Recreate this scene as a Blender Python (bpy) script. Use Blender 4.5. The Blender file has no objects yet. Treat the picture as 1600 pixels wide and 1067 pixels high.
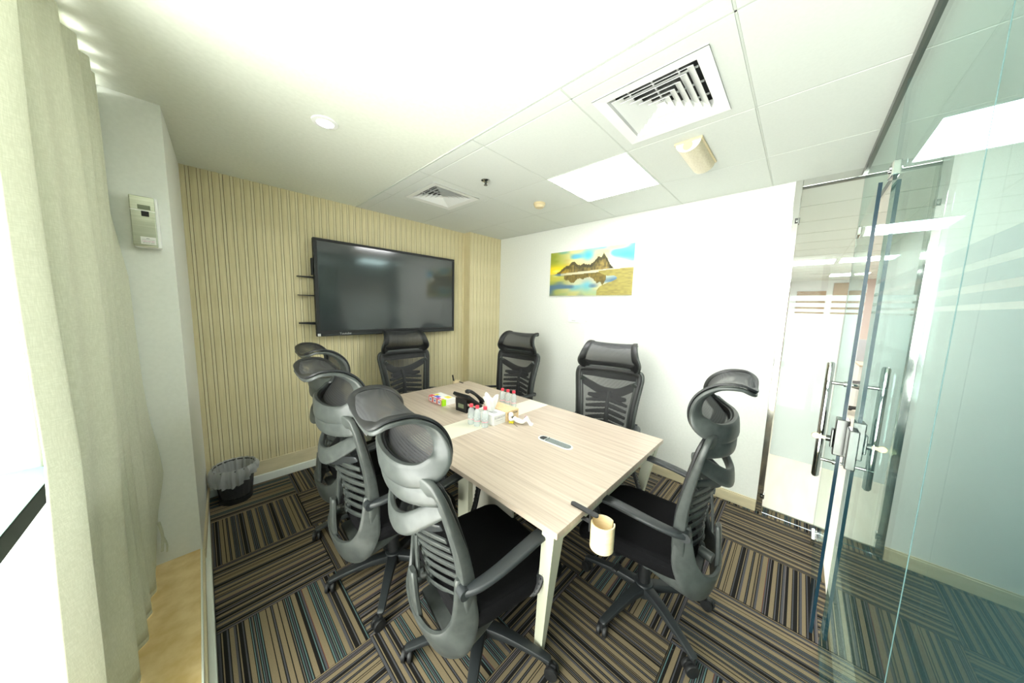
import bpy, bmesh, math, random
import numpy as np
from mathutils import Vector, Matrix
random.seed(7)
S = bpy.context.scene
COL = S.collection
PI = math.pi

# ------------------------------------------------------------------ camera
cam_d = bpy.data.cameras.new('camera'); cam = bpy.data.objects.new('camera', cam_d); COL.objects.link(cam)
cam_d.sensor_fit = 'HORIZONTAL'; cam_d.sensor_width = 36.0; cam_d.lens = 467.896 * 36 / 1600
cam_d.clip_start = 0.01; cam_d.clip_end = 200
cam.location = (-2.9827, -3.2472, 1.5560); cam.rotation_euler = (1.4593, -0.0270, -0.8040)
S.camera = cam

# ------------------------------------------------------------------ light and exposure
SKY = 9.5; EXPOSURE = 0.66; PANEL = 17.0; OFFICE_PANEL = 16.0
S.view_settings.view_transform = 'Standard'; S.view_settings.look = 'None'
S.view_settings.exposure = EXPOSURE; S.view_settings.gamma = 1.0; S.view_settings.use_curve_mapping = False
W = bpy.data.worlds.new('sky'); S.world = W; W.use_nodes = True
bgn = W.node_tree.nodes['Background']; bgn.inputs[0].default_value = (1.0, 1.0, 0.97, 1); bgn.inputs[1].default_value = SKY
pl = bpy.data.lights.new('window_portal', 'AREA'); pl.shape = 'RECTANGLE'; pl.size = 2.9; pl.size_y = 2.6
pl.cycles.is_portal = True
po = bpy.data.objects.new('window_portal', pl); COL.objects.link(po); po.location = (-3.66, -2.17, 1.1); po.rotation_euler = (0, -PI/2, 0)

# ------------------------------------------------------------------ materials
def mat(name, col, rough=0.6, metal=0.0, spec=0.5, emit=None, es=0.0, alpha=None):
    m = bpy.data.materials.new(name); m.use_nodes = True
    b = m.node_tree.nodes['Principled BSDF']
    b.inputs['Base Color'].default_value = (*col, 1); b.inputs['Roughness'].default_value = rough
    b.inputs['Metallic'].default_value = metal; b.inputs['Specular IOR Level'].default_value = spec
    if emit: b.inputs['Emission Color'].default_value = (*emit, 1); b.inputs['Emission Strength'].default_value = es
    return m
def N(m, t, **k):
    n = m.node_tree.nodes.new(t)
    for a, v in k.items(): setattr(n, a, v)
    return n
def L(m, a, b): m.node_tree.links.new(a, b)
def BS(m): return m.node_tree.nodes['Principled BSDF']
def noise_mat(name, c1, c2, scale=(20, 20, 20), rough=0.6, bump=0.0, detail=4, dist=0.001, metal=0.0, spec=0.5, lo=.35, hi=.65):
    m = mat(name, c1, rough, metal, spec)
    tc = N(m, 'ShaderNodeTexCoord'); mp = N(m, 'ShaderNodeMapping'); mp.inputs['Scale'].default_value = scale
    nz = N(m, 'ShaderNodeTexNoise'); nz.inputs['Scale'].default_value = 1; nz.inputs['Detail'].default_value = detail
    r = N(m, 'ShaderNodeValToRGB'); r.color_ramp.elements[0].color = (*c1, 1); r.color_ramp.elements[1].color = (*c2, 1)
    r.color_ramp.elements[0].position = lo; r.color_ramp.elements[1].position = hi
    L(m, tc.outputs['Object'], mp.inputs[0]); L(m, mp.outputs[0], nz.inputs['Vector']); L(m, nz.outputs[0], r.inputs[0]); L(m, r.outputs[0], BS(m).inputs['Base Color'])
    if bump:
        bp = N(m, 'ShaderNodeBump'); bp.inputs['Strength'].default_value = bump; bp.inputs['Distance'].default_value = dist
        L(m, nz.outputs[0], bp.inputs['Height']); L(m, bp.outputs[0], BS(m).inputs['Normal'])
    return m
M = {}
M['paint'] = noise_mat('white_paint', (.81, .83, .78), (.84, .86, .81), (60, 60, 60), .55, .08)
M['gypsum'] = noise_mat('gypsum_paint', (.76, .79, .70), (.80, .83, .74), (50, 50, 50), .7, .05)
M['tile'] = noise_mat('ceiling_tile', (.70, .73, .69), (.72, .75, .71), (90, 90, 90), .8, .04)
M['tbar'] = mat('ceiling_grid_metal', (.60, .63, .58), .6)
M['slat'] = noise_mat('ribbed_covering', (.66, .58, .34), (.74, .66, .41), (70, 70, 6), .5, .05)
M['slat2'] = noise_mat('ribbed_covering_pale', (.72, .65, .42), (.80, .73, .49), (70, 70, 6), .5, .05)
M['groove'] = mat('groove_brown', (.24, .18, .09), .8)
M['beige'] = noise_mat('beige_skirting', (.62, .55, .36), (.70, .62, .42), (8, 8, 30), .4, .02)
M['trunk'] = mat('white_trunking', (.78, .82, .77), .35)
M['marble'] = noise_mat('marble_sill', (.66, .47, .20), (.80, .62, .33), (14, 14, 14), .3, .02, 8)
M['plastic'] = noise_mat('charcoal_plastic', (.040, .046, .044), (.056, .064, .060), (30, 30, 30), .40, .02, 5)
M['black'] = noise_mat('black_plastic', (.009, .010, .011), (.013, .014, .015), (40, 40, 40), .5, .02)
M['dgrey'] = mat('dark_base_plastic', (.020, .024, .026), .45)
M['fabric'] = noise_mat('black_fabric', (.0035, .0035, .004), (.007, .007, .008), (500, 500, 500), .95, .25, 2, spec=.12)
M['chrome'] = mat('chrome', (.55, .56, .55), .06, 1.0)
M['lockmetal'] = mat('satin_lock_metal', (.13, .135, .13), .22, 1.0)
M['steel'] = mat('polished_steel', (.72, .72, .69), .10, 1.0)
M['darksteel'] = mat('dark_channel', (.10, .11, .10), .3, .7)
M['legcream'] = mat('cream_powder_coat', (.50, .51, .40), .45)
M['legdark'] = mat('beige_grey_panel', (.50, .49, .42), .5)
M['white'] = mat('white_plastic', (.86, .87, .85), .4)
M['white2'] = mat('matte_white_board', (.88, .88, .86), .6)
M['red'] = mat('red_cap', (.85, .06, .10), .35)
M['pinklabel'] = mat('label_pink', (.85, .25, .33), .5)
M['ink'] = mat('dark_ink', (.03, .03, .04), .6)
M['grey'] = mat('grey_print', (.45, .46, .47), .6)
M['kraft'] = noise_mat('kraft_board', (.74, .54, .30), (.82, .62, .38), (90, 90, 90), .7, .05)
M['wood_cup'] = noise_mat('pale_turned_wood', (.83, .66, .38), (.90, .75, .48), (6, 6, 90), .45, .03)
M['yellow'] = mat('yellow_plastic', (.80, .72, .02), .4)
M['green'] = mat('lime_print', (.45, .85, .02), .5)
M['redp'] = mat('red_print', (.70, .06, .08), .5)
M['blue'] = mat('blue_print', (.08, .16, .60), .5)
M['yelp'] = mat('yellow_print', (.90, .78, .10), .5)
M['magenta'] = mat('magenta_print', (.55, .05, .35), .5)
M['orange'] = mat('orange_print', (.85, .38, .06), .5)
M['lightcream'] = mat('aged_plastic', (.66, .55, .33), .4)
M['lcd'] = mat('grey_green_lcd', (.20, .23, .15), .25)
M['silver'] = noise_mat('brushed_silver', (.42, .44, .34), (.50, .52, .42), (4, 4, 120), .28, .02, metal=.85)
M['screen'] = mat('tv_glass', (.040, .048, .050), .10, 0, .9)
M['led'] = mat('led_panel', (1, 1, 1), .5, emit=(1.0, 1.0, 1.0), es=PANEL)
M['led_office'] = mat('led_panel_office', (1, 1, 1), .5, emit=(1.0, .99, .97), es=OFFICE_PANEL)
M['spot'] = mat('spot_led', (1, 1, 1), .5, emit=(1.0, .98, .93), es=18)
M['void'] = mat('duct_dark', (.07, .07, .07), .9)
M['woodfloor'] = noise_mat('pale_wood_floor', (.72, .66, .54), (.82, .77, .66), (1.2, 9, 1), .35, .02, 6)
M['office_wall'] = mat('office_wall_paint', (.82, .83, .80), .7)
M['office_pink'] = mat('office_pink_wall', (.66, .56, .51), .7)
M['office_brown'] = mat('office_door_veneer', (.42, .29, .18), .5)
M['office_desk'] = mat('office_desk_top', (.60, .50, .38), .5)
M['key'] = mat('brass_key', (.50, .45, .28), .3, .7)
M['winframe'] = mat('window_aluminium', (.34, .38, .36), .35, .4)

def glass_mat(name, tint, f0=.04, rough=0.0):
    m = bpy.data.materials.new(name); m.use_nodes = True; nt = m.node_tree
    nt.nodes.remove(BS(m)); out = nt.nodes['Material Output']
    g = N(m, 'ShaderNodeNewGeometry'); d = N(m, 'ShaderNodeVectorMath', operation='DOT_PRODUCT')
    L(m, g.outputs['Normal'], d.inputs[0]); L(m, g.outputs['Incoming'], d.inputs[1])
    a = N(m, 'ShaderNodeMath', operation='ABSOLUTE'); L(m, d.outputs['Value'], a.inputs[0])
    o = N(m, 'ShaderNodeMath', operation='SUBTRACT'); o.inputs[0].default_value = 1; L(m, a.outputs[0], o.inputs[1])
    p = N(m, 'ShaderNodeMath', operation='POWER'); L(m, o.outputs[0], p.inputs[0]); p.inputs[1].default_value = 5
    q = N(m, 'ShaderNodeMath', operation='MULTIPLY_ADD'); L(m, p.outputs[0], q.inputs[0]); q.inputs[1].default_value = 1 - f0; q.inputs[2].default_value = f0
    t = N(m, 'ShaderNodeBsdfTransparent'); t.inputs[0].default_value = (*tint, 1)
    gl = N(m, 'ShaderNodeBsdfGlossy'); gl.inputs['Roughness'].default_value = rough; gl.inputs[0].default_value = (.92, 1, .97, 1)
    mx = N(m, 'ShaderNodeMixShader'); L(m, q.outputs[0], mx.inputs[0]); L(m, t.outputs[0], mx.inputs[1]); L(m, gl.outputs[0], mx.inputs[2]); L(m, mx.outputs[0], out.inputs[0])
    return m
M['glass'] = glass_mat('partition_glass', (.95, .98, .975), .006)
M['glass_south'] = glass_mat('teal_partition_glass', (.66, .78, .78))
M['winglass'] = glass_mat('window_glass', (.97, .98, .96))
M['glass_edge'] = mat('green_glass_edge', (.05, .12, .12), .15, 0, .6)
M['glass_edge_blue'] = mat('blue_glass_edge', (.012, .035, .055), .12, 0, .4)
def film_mat(nm='frosted_film', ct=(.97, .98, .97, 1), cd=(.95, .96, .95, 1)):
    m = bpy.data.materials.new(nm); m.use_nodes = True; nt = m.node_tree; nt.nodes.remove(BS(m))
    t = N(m, 'ShaderNodeBsdfTranslucent'); t.inputs[0].default_value = ct
    d = N(m, 'ShaderNodeBsdfDiffuse'); d.inputs[0].default_value = cd
    r = N(m, 'ShaderNodeBsdfTransparent')
    a = N(m, 'ShaderNodeMixShader'); a.inputs[0].default_value = .45; L(m, t.outputs[0], a.inputs[1]); L(m, d.outputs[0], a.inputs[2])
    b = N(m, 'ShaderNodeMixShader'); b.inputs[0].default_value = .04; L(m, a.outputs[0], b.inputs[1]); L(m, r.outputs[0], b.inputs[2])
    L(m, b.outputs[0], nt.nodes['Material Output'].inputs[0]); return m
M['film'] = film_mat()
M['film_south'] = film_mat('frosted_film_teal', (.28, .36, .385, 1), (.24, .31, .33, 1))
def cloth_mat():
    m = mat('linen_curtain', (.60, .60, .46), .9); nt = m.node_tree
    tc = N(m, 'ShaderNodeTexCoord'); mp = N(m, 'ShaderNodeMapping'); mp.inputs['Scale'].default_value = (60, 60, 700)
    mp2 = N(m, 'ShaderNodeMapping'); mp2.inputs['Scale'].default_value = (500, 500, 40)
    n1 = N(m, 'ShaderNodeTexNoise'); n1.inputs['Scale'].default_value = 1; n2 = N(m, 'ShaderNodeTexNoise'); n2.inputs['Scale'].default_value = 1
    L(m, tc.outputs['Object'], mp.inputs[0]); L(m, tc.outputs['Object'], mp2.inputs[0]); L(m, mp.outputs[0], n1.inputs['Vector']); L(m, mp2.outputs[0], n2.inputs['Vector'])
    ad = N(m, 'ShaderNodeMath', operation='ADD'); L(m, n1.outputs[0], ad.inputs[0]); L(m, n2.outputs[0], ad.inputs[1])
    r = N(m, 'ShaderNodeValToRGB'); r.color_ramp.elements[0].position = .7; r.color_ramp.elements[1].position = 1.3 if False else 1.0
    hf = N(m, 'ShaderNodeMath', operation='MULTIPLY'); hf.inputs[1].default_value = .8; L(m, ad.outputs[0], hf.inputs[0])
    r.color_ramp.elements[0].color = (.60, .61, .48, 1); r.color_ramp.elements[1].color = (.70, .71, .58, 1)
    L(m, hf.outputs[0], r.inputs[0]); L(m, r.outputs[0], BS(m).inputs['Base Color'])
    tr = N(m, 'ShaderNodeBsdfTranslucent'); L(m, r.outputs[0], tr.inputs[0])
    mx = N(m, 'ShaderNodeMixShader'); mx.inputs[0].default_value = .10
    L(m, BS(m).outputs[0], mx.inputs[1]); L(m, tr.outputs[0], mx.inputs[2]); L(m, mx.outputs[0], nt.nodes['Material Output'].inputs[0])
    return m
M['curtain'] = cloth_mat()
def mesh_mat(name, dark, open_, pitch):
    m = mat(name, dark, .6); nt = m.node_tree
    tc = N(m, 'ShaderNodeTexCoord'); w = N(m, 'ShaderNodeTexWave'); w.wave_type = 'BANDS'; w.bands_direction = 'Z' if pitch > 0 else 'X'
    w.inputs['Scale'].default_value = abs(pitch); w.inputs['Distortion'].default_value = 0
    L(m, tc.outputs['Object'], w.inputs['Vector'])
    k = N(m, 'ShaderNodeMath', operation='MULTIPLY_ADD'); k.inputs[1].default_value = open_; k.inputs[2].default_value = open_ * .25; L(m, w.outputs['Fac'], k.inputs[0])
    t = N(m, 'ShaderNodeBsdfTransparent'); mx = N(m, 'ShaderNodeMixShader'); L(m, k.outputs[0], mx.inputs[0]); L(m, BS(m).outputs[0], mx.inputs[1]); L(m, t.outputs[0], mx.inputs[2])
    L(m, mx.outputs[0], nt.nodes['Material Output'].inputs[0]); return m
M['mesh'] = mesh_mat('chair_mesh_fabric', (.025, .025, .028), .50, 55)
M['mesh_head'] = mesh_mat('headrest_mesh_fabric', (.040, .041, .044), .19, 55)
def bag_mat():
    m = mat('bin_liner', (.75, .78, .78), .35); nt = m.node_tree
    t = N(m, 'ShaderNodeBsdfTransparent'); mx = N(m, 'ShaderNodeMixShader'); mx.inputs[0].default_value = .58
    L(m, BS(m).outputs[0], mx.inputs[1]); L(m, t.outputs[0], mx.inputs[2]); L(m, mx.outputs[0], nt.nodes['Material Output'].inputs[0]); return m
M['bag'] = bag_mat()
def bottle_mat():
    m = mat('clear_bottle', (.90, .94, .95), .08); nt = m.node_tree
    t = N(m, 'ShaderNodeBsdfTransparent'); t.inputs[0].default_value = (.93, .97, .98, 1); mx = N(m, 'ShaderNodeMixShader'); mx.inputs[0].default_value = .68
    L(m, BS(m).outputs[0], mx.inputs[1]); L(m, t.outputs[0], mx.inputs[2]); L(m, mx.outputs[0], nt.nodes['Material Output'].inputs[0]); return m
M['bottle'] = bottle_mat()
def wood_mat():
    m = mat('ash_laminate', (.6, .5, .38), .33); nt = m.node_tree
    tc = N(m, 'ShaderNodeTexCoord'); mp = N(m, 'ShaderNodeMapping'); mp.inputs['Scale'].default_value = (64, 1.5, 10)
    n = N(m, 'ShaderNodeTexNoise'); n.inputs['Scale'].default_value = 1; n.inputs['Detail'].default_value = 6; n.inputs['Roughness'].default_value = .65; n.inputs['Distortion'].default_value = .3
    r = N(m, 'ShaderNodeValToRGB'); e = r.color_ramp.elements
    e[0].position = .30; e[0].color = (.42, .335, .265, 1); e[1].position = .72; e[1].color = (.64, .55, .46, 1); x = e.new(.5); x.color = (.53, .44, .355, 1)
    L(m, tc.outputs['Object'], mp.inputs[0]); L(m, mp.outputs[0], n.inputs['Vector']); L(m, n.outputs[0], r.inputs[0]); L(m, r.outputs[0], BS(m).inputs['Base Color']); return m
M['wood'] = wood_mat()
M['inlay'] = mat('cream_inlay', (.80, .78, .64), .3)
def carpet_mat(k):
    rnd = random.Random(100 + k)
    m = mat('striped_carpet_%d' % k, (.3, .25, .18), .95, 0, .1); nt = m.node_tree
    tc = N(m, 'ShaderNodeTexCoord'); sp = N(m, 'ShaderNodeSeparateXYZ'); L(m, tc.outputs['Object'], sp.inputs[0])
    beige = (.215, .170, .105); dark = (.014, .013, .012); slate = (.075, .075, .085); red = (.12, .03, .02); accent = [(.10, .17, .17), (.13, .11, .08), (.15, .13, .14), (.09, .11, .12)][k % 4]
    cols = []
    def run():
        seq = [(0., beige)]; x = .02 * rnd.random()
        while x < .97 and len(seq) < 30:
            t = rnd.random()
            if t < .40: pat = [(dark, .028), (accent, .030), (dark, .026), (slate, .034), (dark, .026), (accent, .028), (dark, .030), (beige, .16)]
            elif t < .65: pat = [(slate, .07), (dark, .03), (beige, .03), (dark, .11), (slate, .04), (dark, .03), (beige, .14)]
            elif t < .85: pat = [(dark, .09), (accent, .03), (dark, .03), (slate, .06), (red, .02), (beige, .17)]
            else: pat = [(dark, .03), (beige, .12), (dark, .03), (slate, .03), (dark, .03), (beige, .13)]
            for c, w in pat:
                if len(seq) >= 31: break
                seq.append((x, c)); x += w * (.8 + .45 * rnd.random())
        return seq
    ramps = []
    for h in range(4):
        r = N(m, 'ShaderNodeValToRGB'); r.color_ramp.interpolation = 'CONSTANT'; seq = run()
        r.color_ramp.elements.remove(r.color_ramp.elements[1]); r.color_ramp.elements[0].color = (*beige, 1)
        for px, c in seq[1:]:
            if px < .99: e = r.color_ramp.elements.new(max(.004, px)); e.color = (*c, 1)
        ramps.append(r)
    u = N(m, 'ShaderNodeMath', operation='MULTIPLY_ADD'); u.inputs[1].default_value = 8.0; u.inputs[2].default_value = 2.0; L(m, sp.outputs[0], u.inputs[0])
    fr = N(m, 'ShaderNodeMath', operation='FRACT'); L(m, u.outputs[0], fr.inputs[0])
    for r in ramps: L(m, fr.outputs[0], r.inputs[0])
    prev = ramps[0].outputs[0]
    for h in range(1, 4):
        gt = N(m, 'ShaderNodeMath', operation='GREATER_THAN'); gt.inputs[1].default_value = float(h); L(m, u.outputs[0], gt.inputs[0])
        mx = N(m, 'ShaderNodeMix', data_type='RGBA'); L(m, gt.outputs[0], mx.inputs[0]); L(m, prev, mx.inputs[6]); L(m, ramps[h].outputs[0], mx.inputs[7]); prev = mx.outputs[2]
    nz = N(m, 'ShaderNodeTexNoise'); nz.inputs['Scale'].default_value = 420; nz.inputs['Detail'].default_value = 2; L(m, tc.outputs['Object'], nz.inputs['Vector'])
    mv = N(m, 'ShaderNodeMapRange'); mv.inputs[1].default_value = .25; mv.inputs[2].default_value = .75; mv.inputs[3].default_value = .7; mv.inputs[4].default_value = 1.25; L(m, nz.outputs[0], mv.inputs[0])
    ml = N(m, 'ShaderNodeMix', data_type='RGBA', blend_type='MULTIPLY'); ml.inputs[0].default_value = 1; L(m, mx.outputs[2], ml.inputs[6]); L(m, mv.outputs[0], ml.inputs[7])
    L(m, ml.outputs[2], BS(m).inputs['Base Color'])
    bp = N(m, 'ShaderNodeBump'); bp.inputs['Strength'].default_value = .5; bp.inputs['Distance'].default_value = .002; L(m, nz.outputs[0], bp.inputs['Height']); L(m, bp.outputs[0], BS(m).inputs['Normal'])
    return m
CARPET = [carpet_mat(k) for k in range(4)]

# ------------------------------------------------------------------ mesh helpers
def tag(o, label=None, cat=None, group=None, kind=None):
    if label: o['label'] = label
    if cat: o['category'] = cat
    if group: o['group'] = group
    if kind: o['kind'] = kind
    return o
def link_mesh(name, me, parent=None):
    o = bpy.data.objects.new(name, me); COL.objects.link(o)
    if parent: o.parent = parent
    return o
def obj(name, bm, m, parent=None, smooth=False, **k):
    me = bpy.data.meshes.new(name); bmesh.ops.recalc_face_normals(bm, faces=bm.faces[:]); bm.to_mesh(me); bm.free()
    for x in (m if isinstance(m, list) else [m]): me.materials.append(x)
    if smooth:
        me.polygons.foreach_set('use_smooth', [True] * len(me.polygons)); me.set_sharp_from_angle(angle=math.radians(40))
    o = link_mesh(name, me, parent)
    if k: tag(o, **k)
    return o
def empty(name, loc=(0, 0, 0), rz=0, **k):
    o = bpy.data.objects.new(name, None); COL.objects.link(o); o.location = loc; o.rotation_euler = (0, 0, rz); o.empty_display_size = .1
    tag(o, **k); return o
def box(bm, lo, hi, bev=0.0, mtx=None, mi=0):
    lo, hi = Vector(lo), Vector(hi); c = (lo + hi) / 2; d = hi - lo
    r = bmesh.ops.create_cube(bm, size=1, matrix=Matrix.Translation(c) @ Matrix.Diagonal((d.x, d.y, d.z, 1)))
    vs = r['verts']; fs = list({f for v in vs for f in v.link_faces})
    for f in fs: f.material_index = mi
    if bev:
        es = list({e for v in vs for e in v.link_edges})
        rr = bmesh.ops.bevel(bm, geom=es, offset=min(bev, min(abs(d.x), abs(d.y), abs(d.z)) * .45), segments=2, affect='EDGES', profile=.5)
        vs = list({v for f in rr['faces'] for v in f.verts} | {v for v in vs if v.is_valid})
        for v in vs:
            for f in v.link_faces: f.material_index = mi
    if mtx is not None: bmesh.ops.transform(bm, matrix=mtx, verts=vs)
    return vs
def B(*a, **k):
    bm = bmesh.new(); box(bm, *a, **k); return bm
def hexa(bm, pts):
    v = [bm.verts.new(p) for p in pts]
    for f in ((0, 3, 2, 1), (4, 5, 6, 7), (0, 1, 5, 4), (1, 2, 6, 5), (2, 3, 7, 6), (3, 0, 4, 7)): bm.faces.new([v[i] for i in f])
def lathe(bm, prof, n=24, mtx=None, cap0=True, cap1=True):
    rings = []; allv = []
    for r, z in prof:
        ring = [bm.verts.new((r * math.cos(2 * PI * i / n), r * math.sin(2 * PI * i / n), z)) for i in range(n)]; rings.append(ring); allv += ring
    for a, b in zip(rings, rings[1:]):
        for i in range(n): bm.faces.new((a[i], a[(i + 1) % n], b[(i + 1) % n], b[i]))
    if cap0: bm.faces.new(rings[0][::-1])
    if cap1: bm.faces.new(rings[-1])
    if mtx is not None: bmesh.ops.transform(bm, matrix=mtx, verts=allv)
def cyl(bm, p0, p1, r, n=16, r1=None):
    p0, p1 = Vector(p0), Vector(p1); d = p1 - p0
    mt = Matrix.Translation(p0) @ d.to_track_quat('Z', 'Y').to_matrix().to_4x4()
    lathe(bm, [(r, 0), (r if r1 is None else r1, d.length)], n, mt)
def cat(P, sub, closed=False):
    n = len(P); out = []
    rng = range(n if closed else n - 1)
    for i in rng:
        if closed: p = [P[(i + k - 1) % n] for k in range(4)]
        else: p = [P[max(0, i - 1)], P[i], P[i + 1], P[min(n - 1, i + 2)]]
        for s in range(sub):
            t = s / sub
            out.append(.5 * ((2 * p[1]) + (-p[0] + p[2]) * t + (2 * p[0] - 5 * p[1] + 4 * p[2] - p[3]) * t * t + (-p[0] + 3 * p[1] - 3 * p[2] + p[3]) * t ** 3))
    if not closed: out.append(P[-1])
    return np.array(out)
def sweep(bm, pts, a, b, hint=(0, 1, 0), side=None, closed=False, n=12, sub=5, power=.55, cap=.6, mi=0):
    """bar along pts; a = half width across, b = half thickness along the hint normal"""
    P = [np.array(p, float) for p in pts]; k = len(P)
    A = [np.array([x]) for x in (a if hasattr(a, '__len__') else [a] * k)]; Bt = [np.array([x]) for x in (b if hasattr(b, '__len__') else [b] * k)]
    H = side if side is not None else hint
    H = [np.array(h, float) for h in (H if hasattr(H[0], '__len__') else [H] * k)]
    C = cat(P, sub, closed); A = cat(A, sub, closed)[:, 0]; Bt = cat(Bt, sub, closed)[:, 0]; H = cat(H, sub, closed)
    m = len(C); rings = []
    for i in range(m):
        t = (C[(i + 1) % m] - C[i - 1]) if closed else (C[min(m - 1, i + 1)] - C[max(0, i - 1)])
        t /= np.linalg.norm(t) + 1e-12
        h = H[i] - t * np.dot(H[i], t); h /= np.linalg.norm(h) + 1e-12
        if side is not None: s_, n_ = h, np.cross(h, t)
        else: n_ = h; s_ = np.cross(t, n_)
        sc = 1.0
        ring = []
        for j in range(n):
            th = 2 * PI * (j + .5) / n; c, s = math.cos(th), math.sin(th)
            x = math.copysign(abs(c) ** power, c) * A[i] * sc; y = math.copysign(abs(s) ** power, s) * Bt[i] * sc
            ring.append(C[i] + s_ * x + n_ * y)
        rings.append((ring, C[i], t, min(A[i], Bt[i])))
    vr = []
    if not closed and cap:
        r0, c0, t0, e0 = rings[0]; vr.append([bm.verts.new(c0 + (p - c0) * cap - t0 * e0 * .6) for p in r0])
    for r, *_ in rings: vr.append([bm.verts.new(p) for p in r])
    if not closed and cap:
        r0, c0, t0, e0 = rings[-1]; vr.append([bm.verts.new(c0 + (p - c0) * cap + t0 * e0 * .6) for p in r0])
    q = len(vr)
    for i in range(q if closed else q - 1):
        x, y = vr[i], vr[(i + 1) % q]
        for j in range(n): f = bm.faces.new((x[j], x[(j + 1) % n], y[(j + 1) % n], y[j])); f.material_index = mi
    if not closed:
        f = bm.faces.new(vr[0][::-1]); f.material_index = mi; f = bm.faces.new(vr[-1]); f.material_index = mi
def grid(bm, fn, nu, nv, closed_u=False):
    V = [[bm.verts.new(fn(i / nu, j / nv)) for j in range(nv + 1)] for i in range(nu if closed_u else nu + 1)]
    for i in range(nu):
        for j in range(nv): bm.faces.new((V[i][j], V[(i + 1) % len(V)][j], V[(i + 1) % len(V)][j + 1], V[i][j + 1]))
    return V
def mir(pts): return [(-x, y, z) for x, y, z in pts]
def text_obj(name, body, size, mtx, m, parent, ext=.0004):
    c = bpy.data.curves.new(name, 'FONT'); c.body = body; c.size = size; c.extrude = ext; c.align_x = 'CENTER'; c.align_y = 'CENTER'
    t = bpy.data.objects.new(name + '_src', c); COL.objects.link(t); bpy.context.view_layer.update()
    me = bpy.data.meshes.new_from_object(t.evaluated_get(bpy.context.evaluated_depsgraph_get())); bpy.data.objects.remove(t); bpy.data.curves.remove(c)
    me.transform(mtx); me.materials.clear(); me.materials.append(m); me.name = name
    return link_mesh(name, me, parent)
def basis(o, ex, ey):
    ex, ey = Vector(ex).normalized(), Vector(ey).normalized(); ez = ex.cross(ey)
    return Matrix(((ex.x, ey.x, ez.x, o[0]), (ex.y, ey.y, ez.y, o[1]), (ex.z, ey.z, ez.z, o[2]), (0, 0, 0, 1)))
def struct(name, bm, m, parent=None, **k):
    o = obj(name, bm, m, parent, **k)
    if parent is None: o['kind'] = 'structure'
    return o
def copy_tree(o, parent=None):
    c = o.copy(); COL.objects.link(c)
    if parent: c.parent = parent
    for ch in list(o.children): copy_tree(ch, c)
    return c

H = 2.5
# ================================================================== SETTING
# ---- floor with carpet tiles
floor = struct('floor', B((-3.10, -3.50, -.10), (.12, 0.12, -.008)), M['darksteel'])
XS = [-3.02, -2.52, -2.0225, -1.525, -1.03, -.535, -.035, .10]
YS = [0, -.41, -.918, -1.426, -1.934, -2.442, -2.95, -3.458, -3.50]
tile_cache = {}
def carpet_tile(x0, x1, y1, y0, along_y, k):
    cx, cy = (x0 + x1) / 2, (y0 + y1) / 2; w, h = x1 - x0 - .0016, y1 - y0 - .0016
    if not along_y: w, h = h, w
    key = (round(w, 3), round(h, 3), k)
    if key not in tile_cache:
        bm = B((-w / 2, -h / 2, -.008), (w / 2, h / 2, 0), bev=.0015)
        me = bpy.data.meshes.new('carpet_tile'); bm.to_mesh(me); bm.free(); me.materials.append(CARPET[k]); tile_cache[key] = me
    o = link_mesh('carpet_tile', tile_cache[key], floor); o.location = (cx, cy, 0)
    o.rotation_euler = (0, 0, 0 if along_y else PI / 2)
for i in range(len(XS) - 1):
    for j in range(len(YS) - 1):
        ay = (i + j) % 2 == 1
        if i == 6: ay = False
        k = {0: 1, 1: 0}[(i + 2 * j) % 2] if False else (i * 7 + j * 3) % 4
        if i <= 1 and j >= 3: k = 0 if ay else 2
        carpet_tile(XS[i], XS[i + 1], YS[j], YS[j + 1], ay, k)

# ---- back wall (ribbed covering)
wall_back = struct('wall_back', B((-3.9, .004, 0), (0.1, .12, H)), M['groove'])
def ribs(parent, x0, x1, y, z0, z1, period=.0585):
    cache = {}
    x = x0 + .002; i = 0
    while x < x1 - .004:
        for (w, dep, m) in ((.0375, .0035, M['slat']), (.0155, .0015, M['slat2'])):
            ww = min(w, x1 - x)
            if ww < .004: continue
            key = (round(ww, 4), dep)
            if key not in cache:
                bm = B((0, -dep, z0), (ww, .004, z1), bev=.0012); me = bpy.data.meshes.new('slat'); bm.to_mesh(me); bm.free(); me.materials.append(m); cache[key] = me
            o = link_mesh('slat', cache[key], parent); o.location = (x, y, 0); x += ww + .00275
ribs(wall_back, -3.035, -.54, 0, .0, H)
tag(obj('seam', B((-1.457, -.0045, 0), (-1.455, 0, H)), M['groove'], wall_back))
pil = struct('wall_pilaster', B((-.54, -.120, 0), (0.0, .004, H)), M['groove'])
ribs(pil, -.54, 0.0, -.122, 0, H, )
bm = bmesh.new(); box(bm, (-.5425, -.122, 0), (-.54, 0, H)); obj('return_face', bm, M['slat'], pil)
o = struct('baseboard_back', B((-3.03, -.014, .066), (-.54, 0, .185), bev=.003), M['beige'])
o = struct('trim_back_trunking', B((-3.02, -.030, 0), (-.54, 0, .066), bev=.004), M['trunk'])
struct('baseboard_pilaster', B((-.555, -.137, 0), (0, -.12, .10), bev=.003), M['beige'])

# ---- right-hand wall (picture wall)
wall_right = struct('wall_right', B((0, -3.13, 0), (.12, .12, H)), M['paint'])
bm = B((-.014, -3.13, 0), (0, -.12, .082), bev=.003); box(bm, (-.009, -3.13, .082), (0, -.12, .092), bev=.002)
struct('baseboard_right', bm, M['beige'])
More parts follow.
